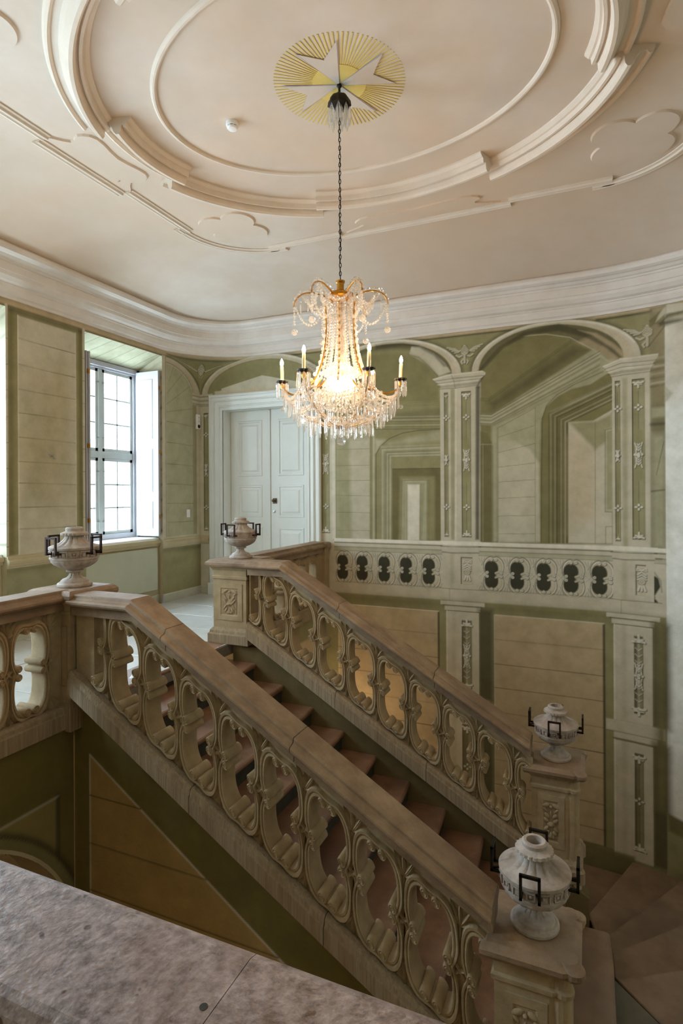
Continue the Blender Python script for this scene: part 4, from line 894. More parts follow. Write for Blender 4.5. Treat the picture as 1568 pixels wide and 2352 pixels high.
# ------------------------------------------------------------ pierced balustrade panels
INN = [(.092, 0), (.102, .018), (.114, .05), (.122, .10), (.121, .175), (.109, .238), (.082, .280), (.045, .298), (.014, .290)]
OUT = [(.132, 0), (.144, .03), (.156, .07), (.163, .115), (.161, .20), (.147, .270), (.116, .325), (.068, .349), (.018, .340)]
def ringpts(Q): 
    A = Q + [(-a, b) for a, b in Q[::-1]]; return A + [(-a, -b) for a, b in A[1:-1]]
def quadring(Q, top=1.0, bot=1.04):
    A = [(a, b * top) for a, b in Q] + [(-a, b * top) for a, b in Q[::-1]]
    B = [(-a, -b * bot) for a, b in Q[1:]] + [(a, -b * bot) for a, b in Q[::-1][:-1]]
    return A + B
def smooth_ring(Q): return catmull(quadring(Q), 2)
HP = .168; TOP, BOT = .41, -.37; TH = .135
def unit(shear, left_leaf=False):
    """one pierced panel, u along the rail, y through the thickness (front face y=0, looking from -y), z up"""
    m = MB(); I = smooth_ring(INN); O = smooth_ring(OUT); n = len(I)
    Rc = []
    for q in O:
        a = math.atan2(q[1], q[0]); c, s = math.cos(a), math.sin(a); k = min(HP / abs(c) if abs(c) > 1e-6 else 9, (TOP / s if s > 0 else BOT / s) if abs(s) > 1e-6 else 9); Rc.append(np.array([c * k, s * k]))
    for cx, cz in ((HP, TOP), (-HP, TOP), (-HP, BOT), (HP, BOT)):
        j = min(range(n), key=lambda i: (Rc[i][0] - cx) ** 2 + (Rc[i][1] - cz) ** 2); Rc[j] = np.array([cx, cz])
    mix = lambda t: [I[i] * (1 - t) + O[i] * t for i in range(n)]
    def R(P, y): return [(q[0], y, q[1]) for q in P]
    prof = [(mix(.0), .012), (mix(.06), -.004), (mix(.22), -.012), (mix(.42), -.010), (mix(.5), -.003), (mix(.62), -.014), (mix(.88), -.016), (mix(1.0), .004), (mix(1.06), .016)]
    fr = [R(P, y) for P, y in prof] + [R(Rc, .016)]
    bk = [[(a, TH - y, b) for a, y, b in r] for r in fr]
    m.loft(fr[::-1] + bk, True, False, False)
    def cyl(x, z, r, y0=-.02, y1=TH + .02, nn=16):
        m.lathe([(r * .35, y0 - .004), (r * .45, y0 - .008), (r * .6, y0 - .001), (r * .8, y0 - .006), (r, y0 + .002), (r, y1 - .002), (r * .8, y1 + .004), (r * .45, y1 + .006), (r * .3, y1)], nn)
        k = 9 * nn
        for i in range(len(m.v) - k, len(m.v)): a, b, c = m.v[i]; m.v[i] = (x + a, c, z + b)
    for x, z, r in ((.099, .031, .027), (.099, -.031, .027), (-.099, .031, .027), (-.099, -.031, .027), (.034, .293, .027), (-.034, .293, .027), (.036, -.302, .031), (-.036, -.302, .031)): cyl(x, z, r)
    def leaf(x, z, dx, dz, L, w, y=.012):  # small carved leaf : bent ridge
        d = Vector((dx, 0, dz)).normalized(); s = Vector((dz, 0, -dx)).normalized(); c = Vector((x, y, z)); P = []
        for t, ww, hh in ((0, .25, .006), (.35, .9, .018), (.7, .75, .022), (1, .12, .012)):
            b = c + d * L * t; P.append([tuple(b - s * w * ww), tuple(b + Vector((0, -hh, 0))), tuple(b + s * w * ww)])
        m.loft(P, False, False, True); m.loft([[(a, TH - b, c2) for a, b, c2 in r] for r in P], False, False, True)
    for sx in ((1, -1) if left_leaf else (1,)):
        X = HP * sx
        for dz, up in ((.31, 1), (-.29, -1)):
            for a in (-.9, -.45, 0, .45, .9): leaf(X, dz - .05 * up, math.sin(a), up * math.cos(a), .13 if abs(a) < .5 else .10, .014)
            leaf(X, dz - .03 * up, 0, -up, .12, .010)
        for a in range(4): leaf(X, 0, math.cos(a * PI / 2 + PI / 4), math.sin(a * PI / 2 + PI / 4), .045, .013)
        m.ball((X, .010, 0), .013, 8, 5); m.ball((X, TH - .010, 0), .013, 8, 5)
    m.v = [(a, b, c + shear * a) for a, b, c in m.v]
    return m
U_SL = unit(-.588, True).mesh('pierced_panel', M['stone']); U_FL = unit(0, True).mesh('pierced_panel', M['stone'])
for me in (U_SL, U_FL): me.polygons.foreach_set('use_smooth', [True] * len(me.polygons)); me.set_sharp_from_angle(angle=math.radians(40)); 
def half(me_mb_shear, sgn, lim=None):  # half opening at the end of a run
    m = unit(me_mb_shear, False); m2 = MB(); keep = [all(m.v[i][0] * sgn >= -.001 for i in f) for f in m.f]
    m2.v = m.v if lim is None else [(a, b, min(c, lim)) for a, b, c in m.v]; m2.f = [f for f, k in zip(m.f, keep) if k]; m2.sm = [False] * len(m2.f); return m2.mesh('pierced_panel', M['stone'])
H_SLl, H_SLr = half(-.588, -1), half(-.588, 1, .235); H_FLl, H_FLr = half(0, -1), half(0, 1)
def put(me, par, loc, rz=0):
    o = bpy.data.objects.new('pierced_panel', me); link(o, par); o.location = Vector(loc) - WL.get(par, Vector()); o.rotation_euler = (0, 0, rz); return o
# handrail profile (o = sideways, h = height from the top)
_h = [(.096, 0), (.104, -.006), (.107, -.024), (.120, -.034), (.142, -.038), (.156, -.050), (.157, -.064), (.148, -.078), (.128, -.084), (.108, -.090), (.100, -.100), (.098, -.160)]
HR = [(-a, b) for a, b in _h[::-1]] + _h
BR = [(-.105, 0), (.105, 0), (.125, -.018), (.128, -.045), (.14, -.055), (.14, -.17), (-.14, -.17), (-.14, -.055), (-.128, -.045), (-.125, -.018)]
def run(m, path, N, prof): return sweep_v(m, path, N, prof)
def rail_blocks(par, path, N, cuts, prof=HR, name='handrail', mt='rail', g=.003):
    """path: polyline in a vertical plane (3-D points); cuts: fractions of length where stones meet"""
    P = [Vector(q) for q in path]; L = [0]
    for a, b in zip(P, P[1:]): L.append(L[-1] + (b - a).length)
    def at(s):
        for i in range(len(P) - 1):
            if s <= L[i + 1] + 1e-9: return P[i].lerp(P[i + 1], (s - L[i]) / (L[i + 1] - L[i]))
        return P[-1]
    cs = [0] + list(cuts) + [1]
    for a, b in zip(cs, cs[1:]):
        s0, s1 = a * L[-1] + g, b * L[-1] - g; pts = [at(s0)] + [P[i] for i in range(len(P)) if s0 < L[i] < s1] + [at(s1)]
        run(MB(), pts, N, prof).build(name, M[mt], par)
YN, YF = 3.26, 5.46       # front faces of the two flights of balustrade
def flight(y, mid, xs, label, cuts, x0, x1, flatx):
    t = thing('stair_balustrade', label, 'balustrade', (x0, y + TH / 2, mid(x0) - .54), group=None); yc = y + TH / 2
    for k, x in enumerate(xs): put(U_SL, t, (x, y, mid(x)))
    put(H_SLr, t, (xs[0] - 2 * HP, y, mid(xs[0] - 2 * HP))) ; put(H_SLl, t, (xs[-1] + 2 * HP, y, mid(xs[-1] + 2 * HP)))
    zt = lambda x: mid(x) + .565; xk = flatx
    rail_blocks(t, [(x0, yc, zt(xk)), (xk, yc, zt(xk)), (x1, yc, zt(x1))], (0, 1), cuts)
    zb = lambda x: mid(x) - .365
    rail_blocks(t, [(x0, yc, zb(x0 + .02)), (x1, yc, zb(x1))], (0, 1), [.36, .68], BR, 'base_rail', 'base')
    m = MB(); 
    m.hexa([(x0, y + .02, mid(x0) - .4), (xs[0] - 2 * HP - .0, y + .02, mid(xs[0] - 2 * HP) - .4), (xs[0] - 2 * HP, y + TH - .02, mid(xs[0] - 2 * HP) - .4), (x0, y + TH - .02, mid(x0) - .4), (x0, y + .02, zt(xk) - .14), (xs[0] - 2 * HP, y + .02, zt(xk) - .14), (xs[0] - 2 * HP, y + TH - .02, zt(xk) - .14), (x0, y + TH - .02, zt(xk) - .14)]); m.build('end_block', M['stone'], t)
    return t
XN = [-3.158 + .3285 * k for k in range(8)]; XF = [-3.155 + .3335 * k for k in range(8)]
HPn = .168
flight(YN, mid_n, XN, 'near stair balustrade of pierced scrollwork stone, closest to the camera', [.27, .60], -3.68, -.50, -3.08)
flight(YF, mid_f, XF, 'far stair balustrade of pierced scrollwork stone, against the painted wall side', [.36, .70], -3.50, -.50, -3.06)
def straight(p0, p1, label, front, n0, cuts, ends=(0, 0), name='landing_balustrade', zt=.955, pitch=.332, blocks=1):
    P0_, P1_ = Vector((p0[0], p0[1], 0)), Vector((p1[0], p1[1], 0)); d = (P1_ - P0_); L = d.length; d.normalize(); a = math.atan2(d.y, d.x); N = Vector((-d.y, d.x, 0))
    t = thing(name, label, 'balustrade', (p0[0], p0[1], 0)); n = n0
    s0 = (L - n * pitch) / 2
    for k in range(n):
        c = P0_ + d * (s0 + pitch * (k + .5)); q = c - N * (TH / 2); put(U_FL, t, (q.x, q.y, .47 - .06), a)
    for sa, sb in ((0, s0), (L - s0, L)):
        if sb - sa > .02:
            m = MB(); A, B = P0_ + d * sa, P0_ + d * sb; m.hexa([tuple(v) for z in (.03, .82) for v in ((A - N * .065 + Vector((0, 0, z))), (B - N * .065 + Vector((0, 0, z))), (B + N * .065 + Vector((0, 0, z))), (A + N * .065 + Vector((0, 0, z))))]); m.build('end_block', M['stone'], t)
    rail_blocks(t, [(p0[0], p0[1], zt), (p1[0], p1[1], zt)], (N.x, N.y), cuts)
    rail_blocks(t, [(p0[0], p0[1], .055), (p1[0], p1[1], .055)], (N.x, N.y), cuts, BR, 'base_rail', 'base'); return t
straight((-3.86, .98), (-3.86, 3.28), 'landing balustrade running from the left urn pedestal towards the camera', 0, 6, [.22, .58])
straight((-3.82, 5.92), (-3.82, 7.90), 'landing balustrade between the far urn pedestal and the painted wall', 0, 5, [.5])
# ------------------------------------------------------------ urn pedestals
def relief(m, cx, z0, z1, nrm, w):  # carved bow, rose and hanging leaves on a panel ; nrm 0:-y face
    put_ = lambda a, b, d: (a, d, b)
    def E_(a, b, ra, rb, d=.014, rot=0): m.ball((a, 0, b), 1, 10, 6, (ra, d, rb), Matrix.Rotation(rot, 3, 'Y'))
    h = z1 - z0; zt_ = z1 - .10 * h
    for s in (-1, 1):
        E_(cx + s * w * .26, zt_, w * .22, h * .055, .012, s * .5); E_(cx + s * w * .30, zt_ - h * .10, w * .18, h * .03, .010, -s * .9)
        E_(cx + s * w * .20, zt_ - h * .26, w * .17, h * .05, .013, -s * .9); E_(cx + s * w * .24, zt_ - h * .38, w * .17, h * .05, .014, -s * .8)
        E_(cx + s * w * .24, z0 + h * .30, w * .18, h * .045, .013, s * .9); E_(cx + s * w * .18, z0 + h * .20, w * .15, h * .05, .014, s * 1.1); E_(cx + s * w * .10, z0 + h * .10, w * .08, h * .06, .012, s * .2)
    E_(cx, zt_ - h * .02, w * .08, h * .035, .018); E_(cx, zt_ - h * .20, w * .05, h * .09, .012); E_(cx, z0 + h * .13, w * .09, h * .10, .014)
    E_(cx, z0 + h * .42, w * .20, h * .075, .020); E_(cx, z0 + h * .42, w * .11, h * .042, .030); E_(cx, z0 + h * .42, w * .05, h * .02, .034)
def frame_panel(m, x0, x1, z0, z1, y, d=.012, f=.05):  # raised frame around a sunk field on a -y face
    o = [(x0, z0), (x1, z0), (x1, z1), (x0, z1)]; i = [(x0 + f, z0 + f), (x1 - f, z0 + f), (x1 - f, z1 - f), (x0 + f, z1 - f)]; j = [(x0 + f + .012, z0 + f + .012), (x1 - f - .012, z0 + f + .012), (x1 - f - .012, z1 - f - .012), (x0 + f + .012, z1 - f - .012)]
    m.loft([[(a, y, b) for a, b in o], [(a, y - d, b) for a, b in o], [(a, y - d, b) for a, b in i], [(a, y, b) for a, b in j], [(a, y + .014, b) for a, b in j]], True, False)
def lobed(x0, x1, y0, y1, e, lob):
    """cap outline; lob: round lobes on the +x corners"""
    X0, X1, Y0, Y1 = x0 - e, x1 + e, y0 - e, y1 + e; P = [(X0, Y1), (X0, Y0)]
    if not lob: return [(X0, Y0), (X1, Y0), (X1, Y1), (X0, Y1)]
    r = .055
    P += [(X1 - 2.0 * r, Y0)] + [(X1 - r + r * math.cos(t), Y0 + r * 1.0 + r * math.sin(t) - .0) for t in np.linspace(-2.2, .9, 8)] + [(X1 - .02, Y0 + 2.3 * r)]
    P += [(X1 - .02, Y1 - 2.3 * r)] + [(X1 - r + r * math.cos(t), Y1 - r + r * math.sin(t)) for t in np.linspace(-.9, 2.2, 8)] + [(X1 - 2.0 * r, Y1)]
    return P
def newel(label, x0, x1, y0, y1, zb, cap, lob=False, plinth=True, side=False, group=None, skirt=0):
    cx, cy = (x0 + x1) / 2, (y0 + y1) / 2; t = thing('urn_pedestal', label, 'pedestal', (cx, cy, zb))
    R = lambda e, z: [(a, b, z) for a, b in lobed(x0, x1, y0, y1, e, lob)]
    m = MB(); m.loft([R(.035, cap - .085), R(.06, cap - .075), R(.07, cap - .055), R(.07, cap - .03), R(.05, cap - .015), R(.035, cap)], True, True); m.build('cap', M['rail'], t)
    m = MB(); m.loft([R(.0, cap - .22), R(.014, cap - .215), R(.016, cap - .19), R(.0, cap - .18), R(.004, cap - .12), R(.03, cap - .084)], True, True); m.build('neck', M['stone'], t)
    m = MB(); m.loft([R(.0, zb + .17), R(.0, cap - .22)], True, True)
    frame_panel(m, x0 + .05, x1 - (.05 if not lob else .12), zb + .26, cap - .27, y0, .008, .05); m.build('shaft', M['stone'], t)
    m = MB(); relief(m, 0, 0, 1, 0, 1); w = (x1 - x0) * (.55 if not lob else .42); h = cap - .27 - zb - .26 - .12
    m = MB(); relief(m, 0, 0, h, 0, w); m.xf(Matrix.Translation((cx - (.035 if lob else 0), y0 - .003, zb + .32))); m.build('carved_garland', M['stone'], t)
    m = MB(); m.box(x0 + .125, x1 - (.125 if not lob else .195), y0 - .004, y0 + .01, zb + .34, cap - .345); m.build('panel_field', M['base'], t)  # darker stone plate; shade of the carved recess put into its colour
    m = MB(); m.loft([R(.05, zb), R(.05, zb + .10), R(.035, zb + .115), R(.03, zb + .14), R(.0, zb + .175)], True, True); m.build('plinth', M['base'], t)
    if skirt: m = MB(); m.loft([R(.02, -4.62), R(.02, zb)], True, True); m.build('pier', M['dim'], t)
    return t
newel('pedestal at the top of the far balustrade with a carved garland on its face', -3.98, -3.54, 5.47, 5.92, 0, .945)
newel('pedestal at the foot of the far balustrade, half way down the picture at right', -.50, -.10, 5.50, 5.93, tz(9) - .03, -.775, lob=True, skirt=1)
newel('pedestal at the foot of the near balustrade in the lower right, nearest the camera', -.50, -.10, 3.25, 3.63, tz(9) - .03, -.775, lob=True, skirt=1)
# corner pedestal of the landing, projecting over the void
t = thing('urn_pedestal', 'corner pedestal on the left where two balustrades meet, with recessed strips', 'pedestal', (-3.9, 3.45, 0))
def L_shape(e): return [(-4.06 - e, 3.14 + .1 - e), (-3.70 + e - .0, 3.24 - e), (-3.70 + e, 3.42), (-3.70 + e, 3.62 + e), (-4.06 - e, 3.62 + e)]
R = lambda e, z: [(a, b, z) for a, b in L_shape(e)]
m = MB(); m.loft([R(.03, .86), R(.05, .87), R(.06, .895), R(.058, .92), R(.04, .94), R(.02, .95)], True, True); m.build('cap', M['rail'], t)
m = MB(); m.loft([R(.0, .76), R(.012, .765), R(.014, .78), R(.0, .79), R(.004, .83), R(.028, .862)], True, True); m.build('neck', M['stone'], t)
m = MB(); m.loft([R(.0, .10), R(.0, .77)], True, True); m.build('shaft', M['stone'], t)
def strip_frame(m, pts): pass
m = MB()
for (ax, ay, bx, by) in ((-3.80, 3.236, -3.73, 3.236), (-3.696, 3.27, -3.696, 3.38)):
    for z0_, z1_, i in ((.2, .68, 0), ):
        dx, dy = bx - ax, by - ay; L = math.hypot(dx, dy); nx, ny = dy / L, -dx / L
        for s0, s1, u0, u1 in ((0, .14, z0_, z1_), (.86, 1, z0_, z1_), (.14, .86, z0_, z0_ + .012), (.14, .86, z1_ - .012, z1_)):
            A = (ax + dx * s0, ay + dy * s0); B = (ax + dx * s1, ay + dy * s1); m.hexa([(A[0], A[1], u0), (B[0], B[1], u0), (B[0] - nx * .02, B[1] - ny * .02, u0), (A[0] - nx * .02, A[1] - ny * .02, u0), (A[0], A[1], u1), (B[0], B[1], u1), (B[0] - nx * .02, B[1] - ny * .02, u1), (A[0] - nx * .02, A[1] - ny * .02, u1)])
m.build('panel_frame', M['base'], t)
m = MB(); m.loft([R(.0, -.14), R(.022, -.135), R(.022, .04), R(.015, .06), R(.015, .085), R(.0, .105)], True, True); m.build('plinth', M['base'], t)
# small end post against the painted wall
t = thing('end_post', 'short stone post ending the landing balustrade at the painted wall', 'post', (-3.82, 7.98, 0))
m = MB(); m.rbox(-3.99, -3.66, 7.86, 8.06, .86, .95, .02); m.build('cap', M['rail'], t); m = MB(); m.rbox(-3.95, -3.70, 7.90, 8.06, -.13, .86, .004); m.rbox(-3.97, -3.68, 7.88, 8.06, -.13, .10, .004); m.rbox(-3.965, -3.685, 7.885, 8.06, .76, .80, .004); m.build('shaft', M['stone'], t)
# parapet under the camera
t = thing('gallery_parapet', 'broad pitted stone parapet in the foreground at the bottom of the picture', 'parapet', (-1, .72, 0))
PR = [(-.100, 0), (.095, 0), (.112, -.006), (.125, -.018), (.135, -.035), (.13, -.055), (.115, -.07), (.11, -.16), (-.11, -.16), (-.115, -.07), (-.13, -.055), (-.135, -.035), (-.125, -.018), (-.112, -.006)]
rail_blocks(t, [(-3.70, .715, .93), (2.74, .715, .93)], (0, 1), [.494, .82], PR, 'coping', 'parapet', .0007)
m = MB(); m.lathe([(.0065, -.03), (.0065, .0006)], 14, (-.535, .705, .93)); m.build('drill_hole', M['riser'], t)  # solid dark plug; the shade inside the hole is in its colour
m = MB(); m.box(-3.7, 2.74, .64, .80, 0.0, .79); m.build('parapet_wall', M['stone'], t)
m = MB(); m.rbox(-4.02, -3.68, .56, .98, 0, .945, .01); t2 = m.build('corner_post', M['stone']); tag(t2, 'stone post at the corner of gallery and landing', 'post')
# ------------------------------------------------------------ urns with square iron handles
UP = [(.128, 0), (.134, .008), (.134, .022), (.122, .034), (.110, .036), (.106, .048), (.100, .052), (.092, .060), (.064, .070), (.048, .086), (.040, .108), (.052, .118), (.064, .120), (.066, .132), (.055, .136), (.075, .142), (.115, .158), (.150, .180), (.172, .205), (.180, .222), (.188, .226), (.190, .238), (.183, .244), (.186, .262), (.190, .290), (.188, .302), (.198, .306), (.199, .322), (.188, .330), (.150, .342), (.112, .360), (.084, .385), (.070, .412), (.084, .414), (.100, .420), (.098, .436), (.078, .446), (.068, .452), (.070, .472), (.060, .482), (.044, .480), (.040, .43), (.02, .42)]
def umod(k, a):
    r, z = UP[k]
    if .14 < z < .222: return 1 + .045 * abs(math.cos(10 * a)) * (1 if z < .21 else .3)
    if .334 < z < .412: return 1 - .13 * max(0, math.cos(14 * a + 1.6 * (z - .34) * 12)) ** 2
    if .06 < z < .112: return 1 - .12 * max(0, math.cos(10 * a))
    if .412 < z < .44: return 1 + .08 * abs(math.cos(11 * a))
    return 1
urn_body = MB().lathe(UP, 72, mod=umod)
def sqbar(m, a, b, r):
    a, b = Vector(a), Vector(b); d = (b - a).normalized(); up = Vector((0, 0, 1)) if abs(d.z) < .9 else Vector((1, 0, 0)); s = d.cross(up).normalized() * r; u = s.cross(d).normalized() * r
    m.loft([[tuple(p + s + u), tuple(p - s + u), tuple(p - s - u), tuple(p + s - u)] for p in (a - d * r, b + d * r)], True, True)
fret = MB()
for k in range(16):
    a = 2 * PI * k / 16; f = MB()
    if k % 2:
        for x0, x1, z0, z1 in ((-.028, -.022, .248, .296), (.022, .028, .248, .296), (-.028, .028, .290, .297)): f.box(x0, x1, .185, .196, z0, z1)
        f.box(-.012, .012, .185, .194, .256, .280)
    else:
        for x0, x1, z0, z1 in ((-.024, -.018, .250, .292), (.018, .024, .25, .292), (-.024, .024, .25, .256), (-.024, .024, .287, .293)): f.box(x0, x1, .185, .196, z0, z1)
        f.ball((0, .190, .272), .010, 8, 5, (1, .6, 1))
    f.xf(Matrix.Rotation(a, 4, 'Z')); fret.add(f.v, f.f)
hd = MB(); rb = .0075
sqbar(hd, (-.048, .232, .278), (-.048, .232, .405), rb); sqbar(hd, (.048, .232, .278), (.048, .232, .405), rb); sqbar(hd, (-.048, .232, .405), (.048, .232, .405), rb)
sqbar(hd, (-.048, .19, .278), (-.048, .232, .278), rb); sqbar(hd, (.048, .19, .278), (.048, .232, .278), rb); sqbar(hd, (-.03, .19, .292), (-.048, .232, .292), rb * .6)
ME_U, ME_F, ME_H = urn_body.mesh('body', M['urn']), fret.mesh('fret_band', M['urn']), hd.mesh('handle', M['iron'])
ME_Hb = hd.mesh('handle', M['black'])
def urn(loc, rot, label, sc=1.0, mh=ME_H):
    t = thing('stone_urn', label, 'urn', loc, rot, 'stone urns with iron handles'); t.scale = (sc,) * 3
    for me, nm in ((ME_U, 'body'), (ME_F, 'fret_band')): link(bpy.data.objects.new(nm, me), t)
    for k in range(4): h = link(bpy.data.objects.new('handle', mh), t); h.rotation_euler = (0, 0, k * PI / 2)
def hrot(x, y, off):  # first handle turned by off degrees from the line towards the view point
    return math.atan2(-y, -x) - PI / 2 + math.radians(off)
urn((-3.76, 5.70, .945), hrot(-3.76, 5.70, -29), 'stone urn on the far landing pedestal in front of the white door', .98)
urn((-3.885, 3.45, .95), hrot(-3.885, 3.45, -47), 'stone urn on the left corner pedestal in front of the window wall')
urn((-.30, 5.70, -.775), hrot(-.30, 5.70, -3), 'stone urn on the lower far pedestal against the painted panels', 1.0)
urn((-.30, 3.45, -.775), hrot(-.30, 3.45, -6), 'largest looking urn, bluish white, on the lowest pedestal at bottom right', 1.0, ME_Hb)
# ------------------------------------------------------------ window recesses, windows, shutters
XW = -6.62
def window(idx, y0, y1, detail=True):
    # recess : side reveals, sloped soffit, apron
    cv = Canvas(np.linspace(XW, -6.13, 40), np.linspace(0, 1.0, 60), 'L'); rv = MB()
    o = None
    zf, zb = 3.885, 3.66
    for nm, y in (('reveal', y0), ('reveal', y1)):
        c = Canvas(np.linspace(0, 1, 30), np.linspace(0, 1, 120), 'S')
        for z in np.arange(.05, 1, .083): c.l('K', .012, [(0, z), (1, z)], .5, .006)
        c.p('L', [(0, .9), (1, .9), (1, 1), (0, 1)], .6, .05)
        s = c.mesh('trim_%d_reveal' % idx, lambda U, V: (XW + (-6.13 - XW) * U, y + U * 0, .98 + V * (zb + (zf - zb) * U - .98)), M['mural']); s.name = 'window_reveal'; tag(s, None, None, None, 'structure')
    c = Canvas(np.linspace(0, 1, 60), np.linspace(0, 1, 120), 'L')
    for k in range(8): c.l('K', .008, [(0, -.1 + .16 * k), (1, .06 + .15 * k)], .55, .005)
    s = c.mesh('window_soffit', lambda U, V: (XW + (-6.13 - XW) * U, y0 + (y1 - y0) * V, zb + (zf - zb) * U), M['mural']); tag(s, 'sloping painted soffit of a window recess', None, None, 'structure')
    w = thing('window_%d' % idx, ('tall white casement window with small panes, brightly lit' if idx == 1 else 'further tall casement window outside the picture'), None, (XW, (y0 + y1) / 2, 1.05), kind='structure')
    ya, yb, za, zt = y0 + .0, y1 - .0, 1.02, zb
    m = MB()
    m.box(XW - .10, XW, ya, ya + .10, za, zt); m.box(XW - .10, XW, yb - .10, yb, za, zt); m.box(XW - .10, XW, ya + .1, yb - .1, zt - .10, zt); m.box(XW - .10, XW, ya + .1, yb - .1, za, za + .08)
    m.box(XW, XW + .035, yb - .06, yb, za, zt); m.box(XW, XW + .035, ya, ya + .06, za, zt); m.box(XW, XW + .035, ya, yb, zt - .07, zt); m.build('window_frame', M['shut'], w)
    yc = (ya + yb) / 2; zm = 2.29
    m = MB(); m.rbox(XW - .09, XW - .02, ya + .1, yb - .1, zm - .05, zm + .05, .008); m.rbox(XW - .09, XW - .015, yc - .04, yc + .04, za + .08, zt - .1, .008); m.build('transom', M['frame'], w)
    for (p0, p1) in ((ya + .10, yc - .04), (yc + .04, yb - .10)):
        for (q0, q1) in ((za + .08, zm - .05), (zm + .05, zt - .10)):
            m = MB(); f = .045
            m.box(XW - .075, XW - .03, p0, p0 + f, q0, q1); m.box(XW - .075, XW - .03, p1 - f, p1, q0, q1); m.box(XW - .075, XW - .03, p0, p1, q0, q0 + f); m.box(XW - .075, XW - .03, p0, p1, q1 - f, q1)
            ym = (p0 + p1) / 2; m.box(XW - .068, XW - .038, ym - .011, ym + .011, q0, q1); hz = (q1 - q0 - 2 * f) / 3
            for k in (1, 2): m.box(XW - .068, XW - .038, p0 + f, p1 - f, q0 + f + hz * k - .011, q0 + f + hz * k + .011)
            sash = m.build('sash', M['frame'], w)
            for k in range(3):
                for a, b in ((p0 + f, ym - .011), (ym + .011, p1 - f)):
                    g_ = MB(); g_.box(XW - .056, XW - .052, a, b, q0 + f + hz * k + .011, q0 + f + hz * (k + 1) - .011); g_.build('pane', M['glass'], sash)
            if detail:
                for z in (q0 + .2, q1 - .2):
                    h = MB(); h.box(XW - .03, XW - .012, p0 - .01 if p0 > yc else p1 - .02, p0 + .03 if p0 > yc else p1 + .01, z - .008, z + .008); h.build('latch', M['steel'], sash)
    m = MB(); m.rbox(XW - .02, -6.60 + .40, ya - .0, yb + .0, .985, 1.02, .01); m.build('sill', M['white'], w)
    c = MB(); sweep = [(.0, .98), (.03, .975), (.045, .955), (.04, .93), (.02, .92), (.015, .89), (.0, .87)]
    m = MB(); m.box(-6.50, -6.22, ya, yb, -.02, .98); m.box(-6.23, -6.17, ya, yb, .93, .985); m.box(-6.23, -6.19, ya, yb, .89, .93); m.build('apron', M['plain'], w)
    m = MB(); m.box(-6.24, -6.20, ya, yb, 0, .13); m.build('apron_skirting', M['skirt'], w)
    # exterior reveal outside the glass
    m = MB(); m.box(-6.95, XW - .1, y0 - .15, y0, .9, 3.8); m.box(-6.95, XW - .1, y1, y1 + .15, .9, 3.8); m.box(-6.95, XW - .1, y0, y1, .85, 1.0); m.box(-6.95, XW - .1, y0, y1, zt, 3.8); m.build('outer_reveal', M['plain'], w)
for i, (a, b) in enumerate(WIN): window(i + 1, a, b, i == 0)
# solid wall between and around the recesses, behind the painted face
m = MB()
for a, b in ((-.5, .375), (1.885, 2.995), (4.505, 5.615), (7.125, 8.3)): m.box(-6.80, -6.135, a, b, -.2, 4.1)
m.box(-6.80, -6.14, -.5, 8.3, 3.90, 4.1)
for a, b in WIN: m.box(-6.80, -6.515, a - .02, b + .02, -.2, .98); m.box(-6.80, -6.55, a, b, 3.70, 3.92)
tag(m.build('wall_left_core', M['plain']), 'masonry between the window recesses', None, None, 'structure')
def leafshutter(m, x0, x1, y, th, z0, z1, hole):
    m.rbox(x0, x1, y, y + th, z0, z1, .004)
def shutter(y, sgn, label):
    t = thing('folding_shutter', label, 'shutter', (XW + .04, y, 1.05), group='folding window shutters')
    x0, x1 = XW + .045, -6.165
    for k in range(3):
        yy = y - sgn * .032 * k; m = MB(); m.rbox(x0 + .012 * (2 - k) * 0, x1 + .018 * k, min(yy, yy - sgn * .026), max(yy, yy - sgn * .026), 1.045 + .01 * (2 - k), 3.63 - .006 * k, .004)
        if k == 2:
            yf = yy - sgn * .026
            for q0, q1 in ((2.55, 3.50), (1.72, 2.42), (1.16, 1.60)):
                a, b = x0 + .06, x1 + .036 - .10; o = [(a, q0), (b, q0), (b, q1), (a, q1)]; i = [(a + .02, q0 + .02), (b - .02, q0 + .02), (b - .02, q1 - .02), (a + .02, q1 - .02)]; j = [(a + .045, q0 + .045), (b - .045, q0 + .045), (b - .045, q1 - .045), (a + .045, q1 - .045)]
                m.loft([[(u, yf, v) for u, v in o], [(u, yf - sgn * .010, v) for u, v in i], [(u, yf - sgn * .003, v) for u, v in j], [(u, yf - sgn * .003, v) for u, v in [((a + b) / 2, (q0 + q1) / 2)] * 4]], True, False)
        m.build('shutter_leaf', M['shut'], t)
    for z in (1.35, 2.35, 3.35):
        m = MB(); m.box(x1 + .01, x1 + .04, y - .075 if sgn > 0 else y + .045, y - .045 if sgn > 0 else y + .075, z - .03, z + .03); m.build('hinge', M['brass'], t)
shutter(7.115, 1, 'white folded panelled shutter on the right of the window, glaring in daylight')
shutter(5.625, -1, 'white folded shutter seen edge-on at the left side of the window')
# radiator cover under the window
t = thing('radiator_cover', 'plain pale green flat radiator cover under the window', 'radiator cover', (-6.18, 6.45, .2))
m = MB(); m.rbox(-6.22, -6.172, 5.66, 7.05, .215, .865, .008); m.build('front_panel', M['dado'], t); m = MB(); m.rbox(-6.22, -6.18, 5.66, 7.05, .0, .13, .004); m.build('foot_board', M['skirt'], t)
